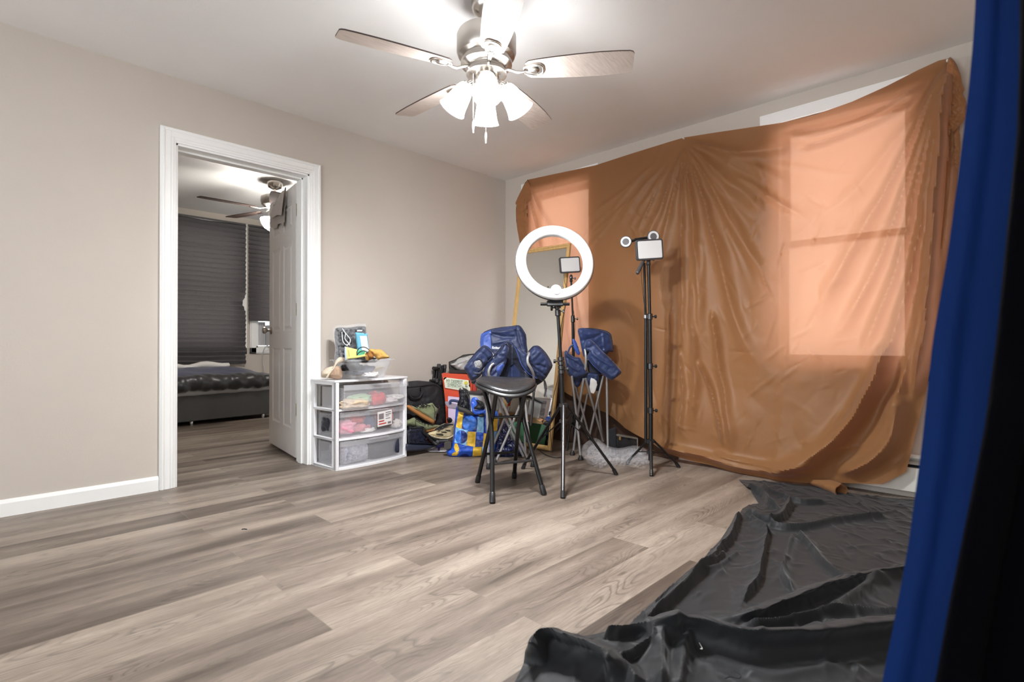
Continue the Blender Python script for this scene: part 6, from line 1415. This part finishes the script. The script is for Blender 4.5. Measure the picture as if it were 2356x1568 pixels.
MB().loft(rg).build('bag_body', mat('green_paper', (92, 160, 122), rough=.7, bump=.3, bscale=20), gs, bevel=.004)
M_sack = mat('navy_glossy_plastic', (24, 32, 74), rough=.16, spec=.8, bump=.5, bscale=18)
z6b = lambda pts: [(1120 + a / 7.8375, 900 + b / 7.8375) for a, b in pts]
sk_ = thing('plastic_sack', 'shiny navy plastic sack slumped on the floor behind the black stool', 'sack', base_at(1175, 3.98))
panel('sack_body', z6b([(150, 660), (240, 600), (330, 480), (400, 560), (440, 680), (470, 800), (540, 840), (620, 900), (700, 960), (730, 1040), (722, 1130), (640, 1160), (480, 1196), (300, 1192), (160, 1180), (100, 1160), (100, 1020), (120, 850)]), lambda x, y: 4.02 + (1050 - y) * .0016, .16, M_sack, sk_, edge=9, sp=2.4, nz=.022, ns=7, n=2, folds=[(z6b([(320, 960), (420, 900), (500, 860)]), 1.8, .016), (z6b([(380, 1060), (480, 1040), (600, 1060)]), 1.8, .016)])
# ---- shoes
M_olive = mat('sage_green_suede', (134, 142, 104), rough=.85, bump=.25, bscale=90, sheen=.3); M_gum = mat('gum_rubber_sole', (184, 126, 74), rough=.6); M_lace = mat('black_laces', (24, 24, 24), rough=.8)
def shoe(label, upper, sole, dpt, ms, sole_m, T=.085, opening=None, laces=(), seams=(), base=None, regs=(), name='sneaker', group=None, cat='shoe'):
    x0, y0_ = upper[0]; dpf = dpt if callable(dpt) else (lambda x, y: dpt); t = thing(name, label, cat, tuple(P(x0, y0_, dpf(x0, y0_))), 0, group)
    sh = lambda k: (lambda x, y: dpf(x, y) - T * k)
    mm = ms if isinstance(ms, list) else [ms]
    panel('upper', upper, dpf, T, mm, t, edge=7, sp=2.0, nz=.005, ns=9, n=3, regions=regs)
    if sole: panel('sole', sole, sh(.18), T * .85, sole_m, t, edge=3.2, sp=2.0, n=2)
    if opening: panel('opening_shade', opening, sh(.40), .02, M_bag, t, edge=3, sp=2.0, n=2)  # dark patch painted for the shaded hole of the open shoe
    for l in laces: cord(t, l, sh(.62), .0035, M_lace, 'lace')
    for l in seams: cord(t, l, sh(.53), .0018, M_bag, 'seam')
    return t
shoe('sage green suede sneaker with gum sole tilted on top of its pair', z5([(100, 655), (180, 657), (250, 680), (330, 655), (370, 630), (420, 640), (520, 615), (560, 628), (610, 660), (650, 655), (648, 710), (610, 790), (590, 860), (575, 930), (480, 880), (360, 800), (220, 730)]),
     z5([(98, 655), (160, 652), (240, 700), (360, 775), (470, 840), (570, 900), (562, 965), (480, 935), (380, 880), (240, 790), (110, 705)]), ypl(-.20), M_olive, M_gum, .085,
     opening=z5([(535, 618), (575, 632), (612, 660), (655, 655), (645, 690), (622, 706), (590, 680), (556, 640)]),
     laces=[z5(q) for q in ([(245, 675), (285, 690), (290, 675)], [(290, 668), (335, 690), (340, 672)], [(340, 650), (385, 680), (395, 668)], [(365, 630), (430, 680), (440, 660)], [(370, 625), (420, 640), (480, 660)], [(430, 650), (490, 660), (500, 650)], [(380, 640), (350, 655), (400, 668)])], seams=[z5([(520, 640), (560, 690), (575, 780), (572, 880)]), z5([(575, 780), (620, 740), (645, 700)])], group='sage green sneakers')
shoe('sage green suede sneaker lying under its tilted pair', z5([(100, 912), (160, 885), (225, 855), (275, 870), (330, 905), (400, 945), (480, 960), (600, 975), (662, 985), (640, 1010), (540, 1050), (440, 1085), (380, 1060), (300, 1030), (150, 1000), (100, 1010)]),
     z5([(430, 1072), (540, 1045), (640, 1005), (665, 990), (640, 1030), (560, 1075), (440, 1105)]), ypl(-.19), M_olive, M_gum, .08,
     laces=[z5(q) for q in ([(255, 868), (290, 895), (300, 880)], [(300, 900), (330, 925), (345, 912)], [(350, 915), (370, 945), (390, 935)], [(400, 945), (412, 970), (425, 955)], [(460, 955), (470, 980), (480, 965)])], seams=[z5([(270, 875), (255, 930), (262, 990)])], group='sage green sneakers')
M_nb = mat('black_navy_leather', (30, 34, 48), rough=.26, bump=.2, bscale=60, spec=.6); M_nbs = mat('dark_navy_sole', (46, 50, 66), rough=.5)
shoe('black leather lace-up boot standing at the front of the shoe pile', z5([(105, 1075), (140, 1040), (150, 1000), (220, 1010), (300, 1000), (390, 1000), (405, 1060), (440, 1120), (470, 1190), (520, 1245), (580, 1285), (560, 1320), (400, 1320), (220, 1320), (130, 1300), (118, 1180)]),
     z5([(98, 1285), (200, 1292), (380, 1300), (560, 1300), (590, 1320), (540, 1350), (440, 1385), (300, 1408), (170, 1412), (105, 1395)]), ypl(-.26), M_nb, M_nbs, .10,
     opening=z5([(150, 1002), (220, 1014), (300, 1003), (390, 1003), (380, 1030), (280, 1040), (180, 1036)]),
     laces=[z5(q) for q in ([(355, 1060), (385, 1085), (400, 1070)], [(370, 1085), (405, 1110), (420, 1095)], [(385, 1110), (430, 1145), (440, 1125)], [(400, 1180), (430, 1215), (445, 1190)])], seams=[z5([(150, 1080), (260, 1085), (340, 1070)]), z5([(170, 1215), (300, 1230), (500, 1255)]), z5([(150, 1140), (165, 1200), (150, 1290)])], name='ankle_boot', group='black leather boots', cat='boot')
shoe('black leather boot mostly hidden behind the storage cart edge', z5([(60, 1060), (100, 1045), (140, 1045), (128, 1140), (120, 1290), (60, 1300)]), z5([(58, 1280), (125, 1285), (135, 1390), (58, 1380)]), ypl(-.2), M_nb, M_nbs, .08, seams=[z5([(100, 1150), (128, 1165)])], name='ankle_boot', group='black leather boots', cat='boot')
M_sand = mat('sand_knit', (206, 190, 152), rough=.7, bump=.3, bscale=120); M_sandl = mat('pale_sand_sole', (214, 202, 174), rough=.6); M_vent = mat('olive_black_vent', (70, 66, 50), rough=.7)
shoe('sand coloured sneaker with black lacing and vented sole lying on its side', z5([(462, 1112), (540, 1082), (580, 1035), (660, 985), (760, 945), (870, 962), (895, 1000), (895, 1100), (880, 1170), (820, 1212), (720, 1215), (620, 1200), (520, 1165)]),
     z5([(470, 1120), (560, 1150), (680, 1180), (800, 1170), (890, 1130), (885, 1175), (820, 1218), (720, 1222), (610, 1205), (510, 1165)]), ypl(-.34), [M_sand, M_lace, M_vent], M_sandl, .085,
     laces=[z5(q) for q in ([(600, 1040), (640, 1060), (690, 1020)], [(640, 1010), (690, 1035), (740, 1000)], [(690, 985), (730, 1010), (800, 980)], [(730, 965), (780, 990), (850, 975)])],
     regs=[(z5([(545, 1082), (585, 1035), (665, 985), (760, 945), (870, 963), (880, 985), (800, 992), (700, 1012), (620, 1060)]), 1), (z5([(600, 1120), (690, 1115), (722, 1140), (700, 1160), (590, 1135)]), 2), (z5([(665, 1085), (770, 1090), (765, 1112), (690, 1108)]), 2), (z5([(735, 1055), (830, 1060), (835, 1088), (770, 1080)]), 2)], group='sand sneakers')
shoe('sand coloured sneaker with black collar, heel toward the tote bag', z5([(770, 880), (790, 850), (850, 845), (890, 850), (905, 900), (895, 940), (850, 962), (790, 945)]), z5([(850, 920), (890, 870), (905, 900), (900, 950), (860, 965)]), ypl(-.28), [M_sand, M_lace], M_sandl, .08,
     regs=[(z5([(765, 880), (790, 845), (850, 842), (868, 880), (850, 930), (800, 950), (765, 930)]), 1)], opening=z5([(790, 862), (835, 858), (850, 885), (830, 912), (800, 905)]), group='sand sneakers')
stp = thing('black_strap', 'black webbing strap with buckle lying beneath the sand sneaker', 'strap', base_at(1005, 4.1))
cord(stp, z5([(440, 1110), (480, 1180), (560, 1260), (600, 1290), (650, 1270)]), 4.10, .012, M_bag, 'webbing', 5); cord(stp, z5([(470, 1150), (540, 1190), (640, 1240), (720, 1240), (800, 1235)]), 4.115, .014, M_bag, 'webbing', 5)
panel('buckle', z5([(600, 1225), (640, 1232), (650, 1262), (625, 1285), (600, 1262)]), 4.085, .012, M_gplastic, stp, edge=2, sp=2, n=2)
# paper, purple wrapper and black power brick
pap = MB().loft([[Hh(*q, 2, .002) for q in z5([(448, 1392), (480, 1415), (740, 1418), (775, 1400), (730, 1335), (640, 1325), (600, 1318)])], [Hh(*q, 2, .010) for q in z5([(448, 1392), (480, 1413), (740, 1415), (772, 1398), (730, 1333), (640, 1323), (600, 1316)])]]).build('paper_sheet', mat('white_printed_paper', (244, 243, 246), rough=.7), None, smooth=False); tag(pap, 'white printed paper sheet on the planks in front of the black boot', 'paper')
pr_ = MB().add([Hh(*q, 2, .0112) for q in z5([(628, 1330), (662, 1330), (655, 1400), (620, 1398)])], [(0, 1, 2, 3)]).build('paper_print', mat('violet_print', (92, 84, 160), rough=.6), pap, smooth=False)
crumple('wrapper', Hh(*z5([(665, 1300)])[0], 2, .03), (.09, .05, .03), mat('violet_wrapper', (96, 88, 176), rough=.35), 'small violet wrapper lying on the white paper', 'wrapper', None, 61, amp=.5)
bkk = thing('power_brick', 'small black power brick left of the tote bag', 'power brick', tuple(Hh(*z5([(780, 1380)])[0], 2, 0)))
hexa('brick_body', z5([(726, 1272), (800, 1258), (842, 1272), (842, 1362), (780, 1382), (726, 1376)]), 3.97, .05, mat('warm_black_plastic', (58, 54, 52), rough=.5), bkk)
# ---- clear plastic wrap
M_wrap = clear_mat('crinkled_clear_wrap', (240, 240, 244), .86, rough=.04)
wr = thing('plastic_wrap', 'crumpled clear plastic wrap between the two tripod stands', 'plastic wrap', base_at(1420, 3.65))
ol = z4([(690, 930), (710, 880), (760, 840), (830, 812), (890, 850), (930, 880), (990, 905), (1060, 915), (1130, 905), (1210, 888), (1290, 905), (1350, 940), (1395, 1000), (1412, 1080), (1380, 1135), (1300, 1158), (1180, 1145), (1080, 1130), (980, 1115), (920, 1150), (870, 1165), (800, 1120), (740, 1050), (690, 990)])
rw = random.Random(3); fl_ = []
for k in range(46):
    x, y = rw.uniform(700, 1400), rw.uniform(860, 1140); a = rw.uniform(0, 3.14); l = rw.uniform(20, 80)
    fl_.append((z4([(x - l * math.cos(a), y - l * math.sin(a)), (x + rw.uniform(-8, 8), y + rw.uniform(-8, 8)), (x + l * math.cos(a), y + l * math.sin(a))]), rw.uniform(.8, 2.0), rw.choice((-1, 1)) * rw.uniform(.008, .020)))
wdp = lambda x, y: 3.70 + (1085 - y) * .0022
wo = panel('wrap_outer', ol, wdp, .17, M_wrap, wr, edge=14, sp=2.0, nz=.03, ns=6, n=2, folds=fl_, seed=2)
ol2 = [(1420 + (x - 1420) * .86, 1052 + (y - 1052) * .80) for x, y in ol]
wi = panel('wrap_inner', ol2, lambda x, y: wdp(x, y) + .005, .09, M_wrap, wr, edge=12, sp=2.4, nz=.04, ns=5, n=1, folds=fl_[::2], seed=5)
for o_ in (wo, wi): o_.data.polygons.foreach_set('use_smooth', [False] * len(o_.data.polygons))
# ---- black and silver boxes
M_fold = mat('black_binder', (18, 19, 26), rough=.5); M_silv = mat('silver_trim', (170, 168, 162), rough=.25, metal=.9); M_gloss = mat('glossy_black_case', (22, 22, 24), rough=.12, spec=.7)
bf_ = thing('black_folder', 'thin black folder standing next to the silver edged case', 'folder', base_at(1410, 3.96))
hexa('folder_body', z4([(962, 735), (1030, 708), (1046, 1000), (962, 1000)]), 3.93, .03, M_fold, bf_)
sc2 = thing('silver_case', 'glossy black case with a silver edge on the floor under the backdrop', 'case', base_at(1440, 3.96))
hexa('case_body', z4([(1040, 790), (1250, 822), (1250, 985), (1042, 985)]), 3.93, .045, M_gloss, sc2)
hexa('case_edge', z4([(1036, 780), (1060, 776), (1254, 815), (1254, 832), (1240, 828), (1040, 795)]), 3.922, .05, M_silv, sc2)
hexa('case_corner', z4([(1243, 820), (1256, 820), (1256, 985), (1243, 985)]), 3.922, .01, M_silv, sc2)
hexa('case_latch', z4([(1063, 800), (1083, 803), (1083, 838), (1063, 834)]), 3.922, .006, mat('brass_latch', (150, 120, 70), rough=.4, metal=.6), sc2)
# cables on the floor
oo = MB().tube(smoothpts([Hh(a, b, 2, .005) for a, b in [(1236, 1030), (1255, 1045), (1278, 1052), (1300, 1050)]], 6), .0035, n=8).build('power_cable', M_bplastic); tag(oo, 'thin dark cable on the planks beside the mirror foot', 'cable')
